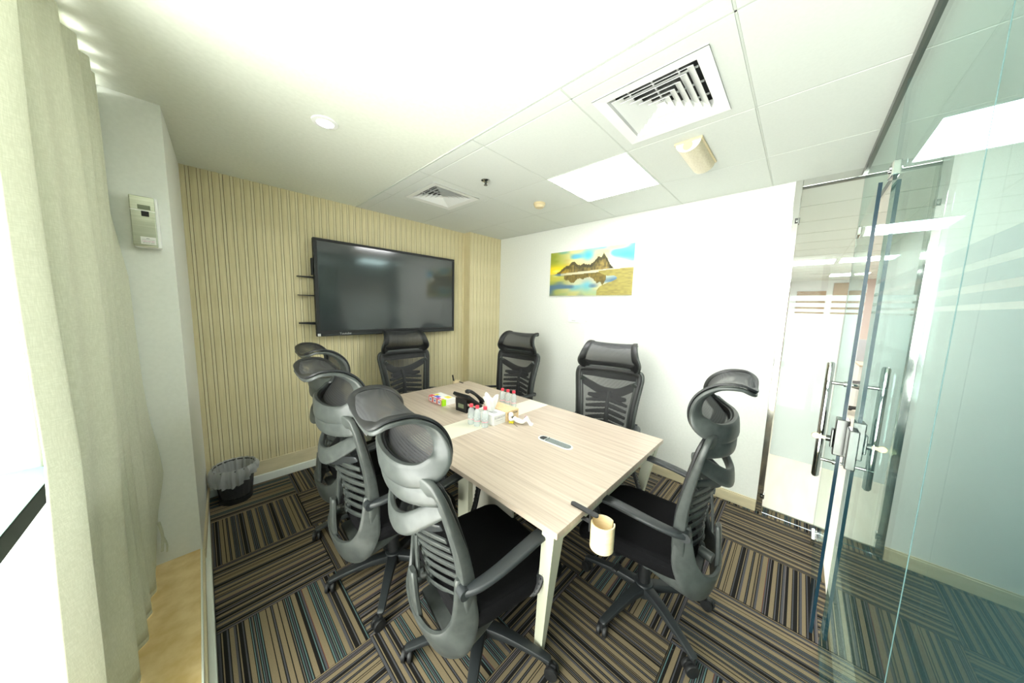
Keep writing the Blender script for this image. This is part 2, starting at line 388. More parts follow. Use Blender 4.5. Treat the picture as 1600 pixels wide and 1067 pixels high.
# polished jamb between the wall and the glass
bm = bmesh.new(); box(bm, (-.012, -3.168, 0), (.13, -3.131, H), bev=.002)
struct('trim_steel_jamb', bm, M['steel'])
bm = bmesh.new(); box(bm, (-.008, -3.47, H - .05), (.05, -3.168, H), bev=.002); struct('trim_steel_head', bm, M['steel'])
struct('trim_head_gasket', B((-.004, -3.47, H - .058), (.03, -3.168, H - .05)), M['darksteel'])
def pane(name, lo, hi, m, edge, parent=None):
    bm = bmesh.new(); vs = box(bm, lo, hi); d = Vector(hi) - Vector(lo); ax = min(range(3), key=lambda i: d[i])
    bm.normal_update()
    for f in bm.faces: f.material_index = 0 if abs(f.normal[ax]) > .9 else 1
    o = obj(name, bm, [m, edge], parent)
    if parent is None: o['kind'] = 'structure'
    return o
end = pane('wall_end_glass', (0, -3.4535, .004), (.012, -3.170, H - .055), M['glass'], M['glass_edge'])
FB = [(.49, 1.574), (1.585, 1.606), (1.620, 1.648), (1.662, 1.70)]
for a, b in FB: obj('frosted_film', B((.0125, -3.453, a), (.0135, -3.172, b)), M['film'], end)
for z in (2.20, .12):
    bm = B((-.012, -3.175, z), (.024, -3.145, z + .045), bev=.004); cyl(bm, (-.016, -3.16, z + .022), (.028, -3.16, z + .022), .006, 10); obj('glass_clamp', bm, M['chrome'], end)

# ---- south glass partition
GY = -3.46
south = pane('wall_left_glass', (-3.04, GY - .006, .004), (-1.055, GY + .006, H - .03), M['glass_south'], M['glass_edge'])
for a, b in FB:
    obj('frosted_film', B((-3.039, GY - .0078, a), (-1.056, GY - .0068, b)), M['film_south'], south)
obj('joint_seal', B((-2.0045, GY + .0061, .004), (-2.0018, GY + .0066, H - .03)), mat('clear_joint', (.10, .20, .20), .5), south)
pane('transom_pane', (-1.052, GY - .006, 2.125), (-.002, GY + .006, H - .03), M['glass_south'], M['glass_edge'], south)
pane('fixed_strip', (-.055, GY - .006, .004), (-.002, GY + .006, 2.12), M['glass_south'], M['glass_edge'], south)
struct('trim_head_channel', B((-3.04, GY - .016, H - .035), (0.0, GY + .016, H)), M['darksteel'])
bm = B((-1.115, GY - .018, 2.10), (-1.04, GY + .018, 2.155), bev=.004); cyl(bm, (-1.095, GY - .022, 2.13), (-1.095, GY + .022, 2.13), .010, 12); cyl(bm, (-1.06, GY - .022, 2.13), (-1.06, GY + .022, 2.13), .008, 12)
obj('patch_fitting', bm, M['chrome'], south)
# door, slightly ajar
hinge = Vector((-.06, GY, 0)); dirv = Vector((-.94, .030, 0)).normalized(); ang = math.atan2(-dirv.y, -dirv.x)
door = empty('door_1', hinge, ang, kind='structure')
g = pane('door_glass', (-.94, -.006, .012), (0, .006, 2.112), M['glass'], M['glass_edge_blue'], door)
for a, b in FB: obj('frosted_film', B((-.938, -.0078, a), (-.002, -.0068, b)), M['film'], door)
for z in (.012, 2.05):
    obj('patch_hinge', B((-.14, -.016, z), (0, .016, z + .05), bev=.004), M['chrome'], door)
bm = bmesh.new()
for sy in (-1, 1):
    sweep(bm, [(-.86, sy * .062, .78), (-.86, sy * .062, 1.06), (-.86, sy * .062, 1.335)], .0145, .0145, hint=(0, 1, 0), n=16, power=1, sub=2)
    for z in (.865, 1.245): cyl(bm, (-.86, sy * .006, z), (-.86, sy * .062, z), .008, 12); cyl(bm, (-.86, sy * .006, z), (-.86, sy * .012, z), .013, 12)
obj('door_handle', bm, M['chrome'], door, smooth=True)
bm = B((-.945, -.022, .925), (-.885, .022, 1.095), bev=.004); box(bm, (-.935, .022, .955), (-.90, .032, 1.04), bev=.003)
cyl(bm, (-.915, .030, .99), (-.915, .046, .99), .014, 16)
lk = obj('door_lock', bm, M['lockmetal'], door)
bm = B((-.918, .046, .983), (-.912, .066, .997)); lathe(bm, [(.014, -.0015), (.016, 0), (.014, .0015)], 16, Matrix.Translation((-.915, .078, .99)) @ Matrix.Rotation(PI / 2, 4, 'Y'))
obj('key', bm, M['key'], lk)
bm = B((-1.13, GY - .022, .915), (-1.056, GY + .022, 1.085), bev=.004); obj('lock_keeper', bm, M['lockmetal'], south)

# ---- west side: boxed pillar, low curb, sill, window
bm = bmesh.new()
hexa(bm, [(-3.9, -.871, 0), (-3.055, -.871, 0), (-3.022, .01, 0), (-3.9, .01, 0), (-3.9, -.871, H), (-3.055, -.871, H), (-3.022, .01, H), (-3.9, .01, H)])
struct('wall_west_pillar', bm, M['paint'])
struct('wall_west_curb', B((-3.355, -3.46, -.3), (-3.06, -.871, .112)), M['paint'])
struct('window_sill', B((-3.36, -3.46, .112), (-3.062, -.872, .124), bev=.003), M['marble'])
bm = bmesh.new(); box(bm, (-3.058, -3.46, .05), (-3.046, -.87, .108), bev=.003)
hexa(bm, [(-3.055, -.871, .05), (-3.043, -.871, .05), (-3.012, -.02, .05), (-3.022, -.02, .05), (-3.055, -.871, .108), (-3.043, -.871, .108), (-3.012, -.02, .108), (-3.022, -.02, .108)])
struct('baseboard_west', bm, M['beige'])
bm = bmesh.new(); box(bm, (-3.06, -3.46, 0), (-3.022, -.03, .052), bev=.006); struct('trim_west_trunking', bm, M['trunk'])
struct('trim_sill_edge', B((-3.063, -3.46, .105), (-3.056, -.872, .126), bev=.002), M['trunk'])
# window
bm = bmesh.new()
for lo, hi in (((-3.60, -3.46, -.34), (-3.50, -.872, -.28)), ((-3.60, -3.46, 2.45), (-3.50, -.872, H)), ((-3.60, -.93, -.28), (-3.50, -.872, 2.45)), ((-3.60, -3.46, -.28), (-3.50, -3.42, 2.45))): box(bm, lo, hi, bev=.004)
win = struct('window_1', bm, M['winframe'])
obj('transom_rail', B((-3.61, -3.42, .737), (-3.45, -.91, .812), bev=.004), mat('shaded_rail', (.003, .005, .005), .7, 0, .02), win)  # near-black colour paints in the shade of the backlit front
obj('rail_top_sheen', B((-3.60, -3.42, .812), (-3.452, -.93, .815), bev=.001), mat('teal_sky_sheen', (.16, .30, .31), .35, 0, .5), win)  # thin added sheet, sky glare on the rail top painted teal
obj('pane', B((-3.555, -3.42, -.28), (-3.550, -.91, .737)), M['winglass'], win)
obj('pane', B((-3.555, -3.42, .812), (-3.550, -.91, 2.45)), M['winglass'], win)

# ---- ceiling
BX = -1.86
bm = bmesh.new(); cxs = [-3.9, -1.66, -1.26, .12]; cys = [-3.62, -2.895, -2.495, -1.097, -.697, .12]
for i in range(3):
    for j in range(5):
        if not (i == 1 and j in (1, 3)): box(bm, (cxs[i], cys[j], H + .004), (cxs[i + 1], cys[j + 1], H + .12))
ceil = struct('ceiling', bm, M['gypsum'])
obj('gypsum_bulkhead', B((-3.9, -3.62, H), (BX, .004, H + .004)), M['gypsum'], ceil)
obj('shadow_trim', B((BX, -3.46, H - .004), (BX + .012, 0, H + .004), bev=.001), M['tbar'], ceil)
CX = [0, -.56, -1.16, -1.76, BX + .012]; CY = [0, -.607, -1.207, -1.807, -2.407, -3.007, -3.46]
VENT = {(2, 1), (2, 4)}; LED = {(1, 3)}
ccache = {}
for i in range(4):
    for j in range(6):
        x1, x0 = CX[i], CX[i + 1]; y1, y0 = CY[j], CY[j + 1]; w, h = x1 - x0 - .008, y1 - y0 - .008
        if (i, j) in LED: continue
        if (i, j) in VENT:
            bm = bmesh.new(); r = .20
            for lo, hi in (((-w / 2, -h / 2), (w / 2, -r)), ((-w / 2, r), (w / 2, h / 2)), ((-w / 2, -r), (-r, r)), ((r, -r), (w / 2, r))):
                box(bm, (*lo, -.003), (*hi, .004))
            o = obj('ceiling_tile', bm, M['tile'], ceil)
        else:
            key = (round(w, 3), round(h, 3))
            if key not in ccache:
                bm = B((-w / 2, -h / 2, -.003), (w / 2, h / 2, .004), bev=.002); me = bpy.data.meshes.new('ceiling_tile'); bm.to_mesh(me); bm.free(); me.materials.append(M['tile']); ccache[key] = me
            o = link_mesh('ceiling_tile', ccache[key], ceil)
        o.location = ((x0 + x1) / 2, (y0 + y1) / 2, H)
bm = bmesh.new()
for x in CX[1:4]: box(bm, (x - .0035, -3.46, H - .0015), (x + .0035, 0, H + .004))
for y in CY[1:6]: box(bm, (BX + .012, y - .0035, H - .0015), (0, y + .0035, H + .004))
obj('ceiling_grid', bm, M['tbar'], ceil, kind='stuff')

# ---- office beyond the glass
off = struct('floor_office', B((.12, -9.0, -.1), (9.0, -2.9, 0.0)), M['woodfloor'])
bm = B((-4.2, -9.0, -.1), (.12, -3.50, 0)); struct('floor_corridor', bm, M['woodfloor'])
struct('ceiling_office', B((.12, -9.0, H), (9.0, 0, H + .1)), M['tile'])
bm = B((-4.2, -9.0, H), (.12, -3.62, H + .1)); struct('ceiling_corridor', bm, M['tile'])
bm = bmesh.new()
for k in range(15): box(bm, (.12 + .6 * k, -9, H - .003), (.128 + .6 * k, -2.9, H + .001))
for k in range(11): box(bm, (-4.2, -3.02 - .6 * k, H - .003), (9, -3.012 - .6 * k, H + .001)) if k else box(bm, (.12, -3.02, H - .003), (9, -3.012, H + .001))
struct('trim_office_ceiling_grid', bm, M['tbar'])['kind'] = 'structure'
struct('wall_office_far', B((8.5, -4.30, 0), (8.6, -2.0, H)), M['office_wall'])
struct('wall_office_end', B((8.5, -9.0, 0), (8.6, -4.30, H)), M['office_pink'])
struct('wall_office_north', B((.12, -2.9, 0), (8.5, -2.8, H)), M['office_wall'])
struct('wall_office_south', B((-4.2, -9.1, 0), (8.6, -9.0, H)), M['office_wall'])
struct('wall_corridor_north', B((-4.3, -3.50, 0), (-3.62, -3.46, H)), M['office_wall'])
struct('wall_corridor_west', B((-4.3, -9.0, 0), (-4.2, -3.5, H)), M['office_wall'])
struct('door_2', B((8.46, -3.66, 0), (8.5, -3.10, 2.22), bev=.004), M['office_brown'])
d3 = struct('door_3', B((8.46, -4.25, 0), (8.5, -3.78, 2.42), bev=.004), M['office_brown'])
def led_panel(name, x, y, s, m, parent_label, cat='ceiling light', group=None):
    t = empty(name, (x, y, H), label=parent_label, cat=cat, group=group)
    bm = bmesh.new()
    for lo, hi in (((-s, -s), (s, -s + .010)), ((-s, s - .010), (s, s)), ((-s, -s + .010), (-s + .010, s - .010)), ((s - .010, -s + .010), (s, s - .010))): box(bm, (*lo, -.006), (*hi, .003))
    obj('frame', bm, M['white'], t); obj('diffuser', B((-s + .010, -s + .010, -.003), (s - .010, s - .010, .003)), m, t); return t
led_panel('ceiling_light', -.86, -2.107, .297, M['led'], 'square flush light panel glowing white in the tiled ceiling of the meeting room')
spots = [(2.15, -3.92), (4.55, -3.92), (7.1, -3.92), (4.6, -2.98 - .3), (2.15, -6.3), (4.55, -6.3), (7.1, -6.3), (-.86, -7.4), (-.22, -3.925)]
names_ = ['nearest light panel in the office ceiling behind the end glass', 'second light panel in the office ceiling behind the end glass', 'farthest light panel over the brown doors of the office',
          'office light panel seen at the left edge of the end glass']
for i, (x, y) in enumerate(spots):
    led_panel('ceiling_light', x, y, .297, M['led_office'], names_[i] if i < 4 else 'square office light panel seen dimly through the teal glass, ' + ['nearest the door', 'in the middle of the office', 'at the far end', 'above the corridor', 'just outside the glass door'][i - 4], group='light panels in the office ceiling')
# office desks with monitors and a chair seen through the door gap
def office_desk(x, y, lab):
    t = empty('office_desk', (x, y, 0), label=lab, cat='desk')
    obj('desk_top', B((-.35, -.7, .71), (.35, .7, .74), bev=.004), M['office_desk'], t)
    for sy in (-1, 1): obj('side_panel', B((-.33, sy * .68 - .015, 0), (.33, sy * .68 + .015, .71)), M['office_wall'], t)
    obj('desk_screen', B((.32, -.7, .74), (.35, .7, 1.15), bev=.004), M['grey'], t); return t
office_desk(5.2, -4.75, 'beige office desk with grey screen seen through the door gap')
office_desk(2.6, -5.9, 'beige office desk seen dimly behind the frosted teal glass')
t = empty('computer_monitor', (5.2, -4.5, .741), -.3, label='black computer monitor on the office desk seen through the door gap', cat='monitor')
obj('screen', B((-.015, -.25, .10), (.015, .25, .42), bev=.004), M['black'], t); obj('stand', B((-.04, -.03, .01), (.0, .03, .2)), M['black'], t); obj('base', B((-.09, -.1, 0), (.09, .1, .012), bev=.003), M['black'], t)
t = empty('task_chair', (4.25, -4.12, 0), .5, label='black office chair standing outside by the gap of the glass door', cat='chair')
obj('seat', B((-.24, -.24, .44), (.24, .24, .52), bev=.03), M['black'], t); obj('backrest', B((-.27, -.22, .56), (-.21, .22, 1.05), bev=.025), M['black'], t)
bm = bmesh.new(); cyl(bm, (0, 0, .08), (0, 0, .44), .03); obj('column', bm, M['black'], t)
for k in range(5):
    a = 2 * PI * k / 5; bm = bmesh.new(); sweep(bm, [(.03 * math.cos(a), .03 * math.sin(a), .11), (.29 * math.cos(a), .29 * math.sin(a), .065)], .022, .014, hint=(0, 0, 1), n=8, sub=3)
    cyl(bm, (.29 * math.cos(a) - .02, .29 * math.sin(a), .028), (.29 * math.cos(a) + .02, .29 * math.sin(a), .028), .028, 12); obj('leg', bm, M['black'], t)
# ================================================================== CURTAIN
def curtain():
    ex = [(.13, -3.218), (.2, -3.213), (.43, -3.189), (.63, -3.153), (.78, -3.163), (.92, -3.181), (1.12, -3.192), (1.66, -3.20), (1.95, -3.235), (2.5, -3.238)]
    ny = [(.13, -2.02), (.55, -1.94), (.8, -1.90), (1.1, -1.83), (1.7, -1.81), (2.5, -1.80)]
    def fn(u, v):
        z = .135 + v * (2.470 - .135)
        xe = float(np.interp(z, [p[0] for p in ex], [p[1] for p in ex])); yn = float(np.interp(z, [p[0] for p in ny], [p[1] for p in ny]))
        wv = u ** .92; y = -.898 + wv * (yn + .898)
        if u < .04:
            q = u / .04; return (-3.33 * (1 - q) + xe * q, -.8745 - .0235 * q * q, z)  # return flap to the pillar, added to stop light leaking past the edge
        ph = 2 * PI * (8.2 * u - 3.0 * u ** 3 + .05 * math.sin(z * 1.1 + 3 * u)) - .9; k = min(1, (u - .04) / .08)
        amp = (.046 + .022 * u) * (1 - .15 * v)
        f = math.sin(ph + .45 * math.sin(ph)); f = f * .9 + .18 * math.sin(2 * ph + 1)
        e = min(1, max(0, (1 - u) / .06))
        x = xe * (1 - min(1, u / .16)) + (-3.262 - .020 * u) * min(1, u / .16) + k * amp * f * (.4 + .6 * e) + k * .004 * math.sin(ph * 1.7 + z * 1.7) + .006 * math.sin(z * 2.6 + u * 6) * k - .022 * (1 - e)
        return (x, y + k * .014 * math.cos(ph), z)
    bm = bmesh.new(); grid(bm, fn, 300, 46)
    o = obj('curtain', bm, M['curtain'], smooth=True, label='pale linen curtain hanging in soft folds beside the window on the left', cat='curtain')
    md = o.modifiers.new('thickness', 'SOLIDIFY'); md.thickness = .0022; md.offset = 0
    bm = bmesh.new(); sweep(bm, [fn(i / 60 * .999 + .0005, 0.0) for i in range(0, 61)], .010, .003, hint=(1, 0, 0), n=6, sub=2); obj('hem', bm, M['curtain'], o)
    bm = bmesh.new(); sweep(bm, [(-3.200, -.910, .38), (-3.192, -.915, .30), (-3.198, -.920, .22)], .006, .004, n=6); sweep(bm, [(-3.192, -.915, .30), (-3.180, -.92, .25), (-3.182, -.92, .21)], .004, .004, n=6); obj('tie_cord', bm, M['curtain'], o)
    bm = bmesh.new(); box(bm, (-3.275, -3.40, H - .022), (-3.255, -.875, H), bev=.003); tag(obj('curtain_rail', bm, M['white']), 'white curtain rail fixed under the ceiling above the linen curtain', 'rail')
curtain()

# ================================================================== CHAIRS
def chair_proto():
    r = empty('office_chair')
    # seat
    bm = bmesh.new()
    def sup(t, a, b, p=.25):
        c, s = math.cos(t), math.sin(t); return (math.copysign(abs(c) ** p, c) * a, math.copysign(abs(s) ** p, s) * b)
    prof = [(.0, .492, 0), (.35, .491, 0), (.7, .490, 0), (.90, .488, 0), (.965, .481, 0), (1.0, .462, 0), (1.0, .435, 0), (.975, .418, 0), (.9, .410, 0), (.0, .410, 0)]
    def fn(u, v):
        k = v * (len(prof) - 1); i = min(int(k), len(prof) - 2); f = k - i; s, z = [prof[i][q] * (1 - f) + prof[i + 1][q] * f for q in (0, 1)]
        x, y = sup(2 * PI * u, .256, .258); x *= s; y *= s; y += .035
        if y > .14: z -= (y - .14) ** 2 * 2.2
        z -= .008 * (1 - (x / .25) ** 2) * (1 if s < .9 else .5)
        return (x * (1 - .06 * max(0, -y) / .2), y, z)
    grid(bm, fn, 64, 27, True); bmesh.ops.remove_doubles(bm, verts=bm.verts[:], dist=.0005)
    obj('seat', bm, M['fabric'], r, smooth=True)
    bm = B((-.19, -.18, .392), (.19, .22, .412), bev=.008); box(bm, (-.085, -.11, .345), (.085, .12, .395), bev=.012)
    pan = obj('seat_pan', bm, M['black'], r)
    bm = bmesh.new(); sweep(bm, [(-.08, .03, .375), (-.20, .05, .372), (-.27, .06, .368)], .005, .005, n=8, power=1); obj('lever', bm, M['chrome'], pan, smooth=True)
    bm = bmesh.new(); sweep(bm, [(-.255, .055, .368), (-.30, .065, .366)], .012, .007, n=10, hint=(0, 0, 1)); obj('lever_paddle', bm, M['black'], pan)
    # back frame: inverted U
    half = [(.203, -.175, .455), (.206, -.170, .54), (.210, -.168, .63), (.217, -.174, .74), (.229, -.192, .85), (.243, -.212, .95), (.250, -.228, 1.02), (.232, -.243, 1.052), (.15, -.262, 1.060), (.0, -.275, 1.062)]
    full = half + mir(half[-2::-1]); ha = [.022, .026, .030, .032, .032, .032, .031, .030, .028, .028]; hb = [.024, .026, .026, .022, .018, .015, .013, .013, .013, .013]
    bm = bmesh.new(); sweep(bm, full, ha + ha[-2::-1], hb + hb[-2::-1], hint=(0, 1, 0), n=14, sub=6, cap=.7, power=.4)
    # yoke
    ya = [(.232, -.196, .972), (.168, -.246, .922), (.085, -.298, .868), (.0, -.314, .850)]
    sweep(bm, ya + mir(ya[-2::-1]), [.030, .033, .037, .040, .037, .033, .030], [.012, .012, .013, .014, .013, .012, .012], hint=[(-.3, -1, 0), (0.1, -1, 0), (.1, -1, .1), (0, -1, .1), (-.1, -1, .1), (-.1, -1, 0), (.3, -1, 0)], n=14, sub=6)
    yb = [(.240, -.232, 1.025), (.19, -.265, 1.018), (.11, -.298, 1.010), (.0, -.310, 1.006)]
    sweep(bm, yb + mir(yb[-2::-1]), .032, .012, hint=(0, -1, 0), n=12, sub=5)
    obj('back_frame', bm, M['plastic'], r, smooth=True)
    # mesh carrier rim in front
    hf = [(x * .99, y + .020, z) for x, y, z in half]; hf[0] = (.205, -.155, .47); hf2 = [(x, y, z + .0) for x, y, z in hf]
    lowc = [(.15, -.158, .465), (0, -.17, .46)]
    bm = bmesh.new(); loop = hf2 + mir(hf2[-2::-1]) + [(-.12, -.162, .462), (0, -.168, .46), (.12, -.162, .462)]
    sweep(bm, loop, .017, .007, hint=(0, 1, 0), closed=True, n=10, sub=5); obj('back_rim', bm, M['black'], r, smooth=True)
    # back mesh
    def rail(v):
        z = .47 + v * (1.058 - .47); zs = [p[2] for p in half[:8]]
        k = 0
        while k < 6 and z > zs[k + 1]: k += 1
        f = min(1, max(0, (z - zs[k]) / (zs[k + 1] - zs[k]))); p = [half[k][q] * (1 - f) + half[k + 1][q] * f for q in range(3)]; return p[0] * .97, p[1] + .018, z
    def fm(u, v):
        x, y, z = rail(v); s = u * 2 - 1; belly = .030 * math.exp(-((z - .68) / .2) ** 2) - .036 * max(0, (z - .9) / .16)
        return (x * s, y + (-.022 + belly) * (1 - s * s), z)
    bm = bmesh.new(); grid(bm, fm, 16, 24); obj('back_mesh', bm, M['mesh'], r, smooth=True)
    # lumbar spine and ribs
    bm = bmesh.new(); sweep(bm, [(0, -.300, .86), (0, -.258, .80), (0, -.240, .72), (0, -.226, .64), (0, -.222, .56), (0, -.228, .50)], .015, .009, hint=(0, -1, 0), n=10)
    lum = obj('lumbar_spine', bm, M['plastic'], r, smooth=True)
    for k, z in enumerate((.800, .752, .704, .656, .608, .560, .512)):
        y = float(np.interp(z, [.5, .56, .64, .72, .8], [-.230, -.226, -.230, -.244, -.262])); bm = bmesh.new(); w = .168 - .003 * k; e = min(.075, y + .0 + .30)
        sweep(bm, [(-w, y + .062, z - .012), (-w * .5, y + .022, z - .006), (-.02, y - .001, z), (.02, y - .001, z), (w * .5, y + .022, z - .006), (w, y + .062, z - .012)], [.012, .018, .019, .019, .018, .012], .005, hint=[(.3, 1, .30), (.2, 1, .30), (0, 1, .30), (0, 1, .30), (-.2, 1, .30), (-.3, 1, .30)], n=10, sub=4)
        box(bm, (-.017, y - .014, z - .010), (.017, y - .002, z + .008), bev=.003)
        obj('rib', bm, M['plastic'], lum, smooth=True)
    bm = bmesh.new(); sweep(bm, [(-.155, -.205, .838), (-.08, -.250, .822), (0, -.290, .815), (.08, -.250, .822), (.155, -.205, .838)], [.014, .028, .032, .028, .014], .005, hint=(0, 1, .3), n=12); obj('lumbar_wing', bm, M['dgrey'], lum, smooth=True)
    # lower shell with posts
    sh = [(.216, -.180, .66), (.216, -.185, .57), (.214, -.200, .48), (.192, -.240, .408), (.12, -.282, .375), (0, -.298, .368)]
    bm = bmesh.new()
    sweep(bm, sh + mir(sh[-2::-1]), [.030, .040, .052, .060, .062, .062, .062, .060, .052, .040, .030], [.013] * 11,
          hint=[(1, -.25, 0), (1, -.3, 0), (1, -.5, 0), (.7, -1, -.15), (.3, -1, -.2), (0, -1, -.2), (-.3, -1, -.2), (-.7, -1, -.15), (-1, -.5, 0), (-1, -.3, 0), (-1, -.25, 0)], n=14, sub=6, cap=.8)
    for s in (-1, 1):
        sweep(bm, [(s * .205, -.22, .385), (s * .20, -.13, .388), (s * .185, -.045, .395)], [.035, .026, .022], .012, hint=(s, 0, 0), n=12)
        cyl(bm, (s * .165, -.05, .396), (s * .205, -.05, .396), .020, 16)
    sweep(bm, [(0, -.300, .40), (0, -.298, .50), (0, -.290, .595)], [.040, .034, .026], .012, hint=(0, -1, 0), n=12, cap=.75); sweep(bm, [(0, -.272, .56), (0, -.262, .66), (0, -.250, .75)], .013, .006, hint=(0, -1, 0), n=8)
    box(bm, (-.11, -.25, .345), (.11, -.05, .372), bev=.01)
    shell = obj('back_shell', bm, M['plastic'], r, smooth=True)
    bm = bmesh.new(); sweep(bm, [(-.03, -.235, .50), (-.075, -.255, .485)], .012, .012, n=12, power=1); cyl(bm, (-.06, -.235, .485), (-.075, -.285, .48), .022, 18); obj('tilt_knob', bm, M['plastic'], shell, smooth=True)
    # headrest
    hp = [(0, -.312, 1.076), (.12, -.294, 1.076), (.198, -.252, 1.086), (.230, -.204, 1.122), (.214, -.184, 1.170), (.198, -.200, 1.222), (.186, -.250, 1.262), (.180, -.315, 1.272), (.148, -.348, 1.256), (0, -.352, 1.238)]
    hh = [(0, -1, .1), (.2, -1, 0), (.6, -1, 0), (.9, -.8, .1), (.5, -1, 0), (.3, -.9, -.5), (.2, -.5, -.9), (.1, 0, -1), (0, .3, -1), (0, .3, -1)]
    aa = [.042, .042, .040, .036, .030, .027, .024, .021, .019, .018]; bb = [.014, .014, .014, .013, .011, .010, .009, .008, .008, .008]
    loop = hp + mir(hp[-2:0:-1]); hl = hh + [(-x, y, z) for x, y, z in hh[-2:0:-1]]
    bm = bmesh.new(); sweep(bm, loop, aa + aa[-2:0:-1], bb + bb[-2:0:-1], hint=hl, closed=True, n=14, sub=6)
    hd = obj('headrest', bm, M['plastic'], r, smooth=True)
    bm = bmesh.new(); lp = [tuple(np.array(p) - np.array(h) / np.linalg.norm(h) * .016) for p, h in zip(loop, hl)]
    sweep(bm, [(x * 1.01, y, z) for x, y, z in lp], [k * .85 for k in aa + aa[-2:0:-1]], .006, hint=hl, closed=True, n=10, sub=6); obj('headrest_rim', bm, M['black'], hd, smooth=True)
    R_ = [(.175, -.262, 1.08), (.205, -.212, 1.12), (.205, -.172, 1.17), (.188, -.186, 1.230), (.176, -.242, 1.276), (.170, -.315, 1.286), (.150, -.352, 1.270), (.142, -.366, 1.244)]
    RC = cat([np.array(p) for p in R_], 4)
    def fh(u, v):
        k = v * (len(RC) - 1); i = min(int(k), len(RC) - 2); p = RC[i] * (1 - (k - i)) + RC[i + 1] * (k - i); s = 2 * u - 1
        dy = -.022 * (1 - s * s) * (1 - v) - .004; return (p[0] * s, p[1] + dy, p[2] - .010 * (1 - s * s) * v)
    bm = bmesh.new(); grid(bm, fh, 14, 28); obj('headrest_mesh', bm, M['mesh_head'], hd, smooth=True)
    # arms
    for s in (-1, 1):
        ap = [(.240, -.195, .640), (.262, -.150, .648), (.276, -.07, .660), (.280, .03, .672), (.279, .12, .678), (.276, .165, .668), (.272, .182, .635), (.268, .172, .58), (.262, .135, .49), (.250, .09, .415), (.19, .06, .398)]
        bm = bmesh.new(); sweep(bm, [(s * x, y, z) for x, y, z in ap[:7]], [.016, .022, .026, .028, .028, .026, .022], [.012, .012, .011, .011, .011, .011, .009], hint=[(0, 0, 1)] * 4 + [(0, .15, 1), (0, .7, .7), (0, 1, .15)], n=14, sub=6)
        cyl(bm, (s * .222, -.195, .640), (s * .258, -.195, .640), .020, 18)
        arm = obj('armrest', bm, M['dgrey'], r, smooth=True)
        bm = bmesh.new(); sweep(bm, [(s * x, y, z) for x, y, z in ap[5:]], [.022, .020, .018, .017, .018, .016], .008, hint=[(0, .7, .7), (0, 1, .1), (0, 1, -.3), (0, 1, -.4), (0, .8, -.6), (0, .3, -1)], n=10, sub=5)
        obj('arm_support', bm, M['black'], arm, smooth=True)
        bm = bmesh.new()
        pts = cat([np.array((s * x, y, z)) for x, y, z in ap[4:10]], 5)
        for p in pts[2:]:
            for q in (-.010, .010): bmesh.ops.create_icosphere(bm, subdivisions=1, radius=.0042, matrix=Matrix.Translation((p[0] + q, p[1] - .010, p[2] - .004)))
        obj('perforations', bm, M['dgrey'], arm, kind='stuff')
    # column, base, castors
    bm = bmesh.new(); lathe(bm, [(.030, .13), (.030, .25), (.026, .252), (.026, .30), (.017, .302), (.017, .352)], 20); obj('gas_lift', bm, M['black'], r, smooth=True)
    bm = bmesh.new(); lathe(bm, [(.044, .062), (.050, .075), (.050, .115), (.044, .13), (.03, .134)], 24); base = obj('base_hub', bm, M['dgrey'], r, smooth=True)
    for k in range(5):
        a = 2 * PI * k / 5 + PI / 2; c, s = math.cos(a), math.sin(a)
        bm = bmesh.new(); sweep(bm, [(.03 * c, .03 * s, .100), (.12 * c, .12 * s, .104), (.23 * c, .23 * s, .093), (.325 * c, .325 * s, .076)], [.030, .025, .020, .017], [.024, .019, .013, .010], hint=(0, 0, 1), n=12, sub=5, power=.42)
        leg = obj('leg', bm, M['dgrey'], r, smooth=True)
        w = a + 1.1 + k * .9; wc, ws = math.cos(w), math.sin(w); cx, cy = .325 * c, .325 * s; ox, oy = cx - .012 * ws, cy + .012 * wc
        bm = bmesh.new()
        for q in (-1, 1): lathe(bm, [(.018, -.009), (.027, -.008), (.029, -.003), (.029, .003), (.027, .008), (.018, .009)], 20, Matrix.Translation((ox + q * .014 * wc, oy + q * .014 * ws, .029)) @ Matrix.Rotation(w, 4, 'Z') @ Matrix.Rotation(PI / 2, 4, 'Y'))
        cyl(bm, (ox - .012 * wc, oy - .012 * ws, .03), (ox + .012 * wc, oy + .012 * ws, .03), .012, 10); cyl(bm, (cx, cy, .045), (cx, cy, .08), .009, 10)
        mt = Matrix.Translation((ox, oy, .04)) @ Matrix.Rotation(w, 4, 'Z'); box(bm, (-.005, -.018, -.008), (.005, .018, .022), bev=.003, mtx=mt)
        obj('caster', bm, M['black'], leg, smooth=True)
    return r
CH = chair_proto()
BACKSET = ('back_', 'lumbar', 'headrest', 'armrest')
CHAIRS = [
    ((-2.170, -2.318), -98.5, 8.5, 'dark grey high-backed mesh chair nearest the camera on the window side of the table'),
    ((-2.277, -1.657), -92.4, 3, 'middle mesh office chair of the three along the window side of the table'),
    ((-2.216, -1.120), -92, 0, 'farthest mesh office chair on the window side, next to the waste bin'),
    ((-1.515, -.492), 177, 0, 'black mesh chair at the head of the table under the television'),
    ((-.770, -1.045), 98, 0, 'black mesh chair on the picture-wall side nearest the ribbed wall'),
    ((-.860, -2.175), 101.5, 0, 'black mesh chair on the picture-wall side below the landscape picture'),
    ((-1.425, -2.778), 4.7, 0, 'black mesh chair at the near table end beside the glass door and wooden cup'),
]
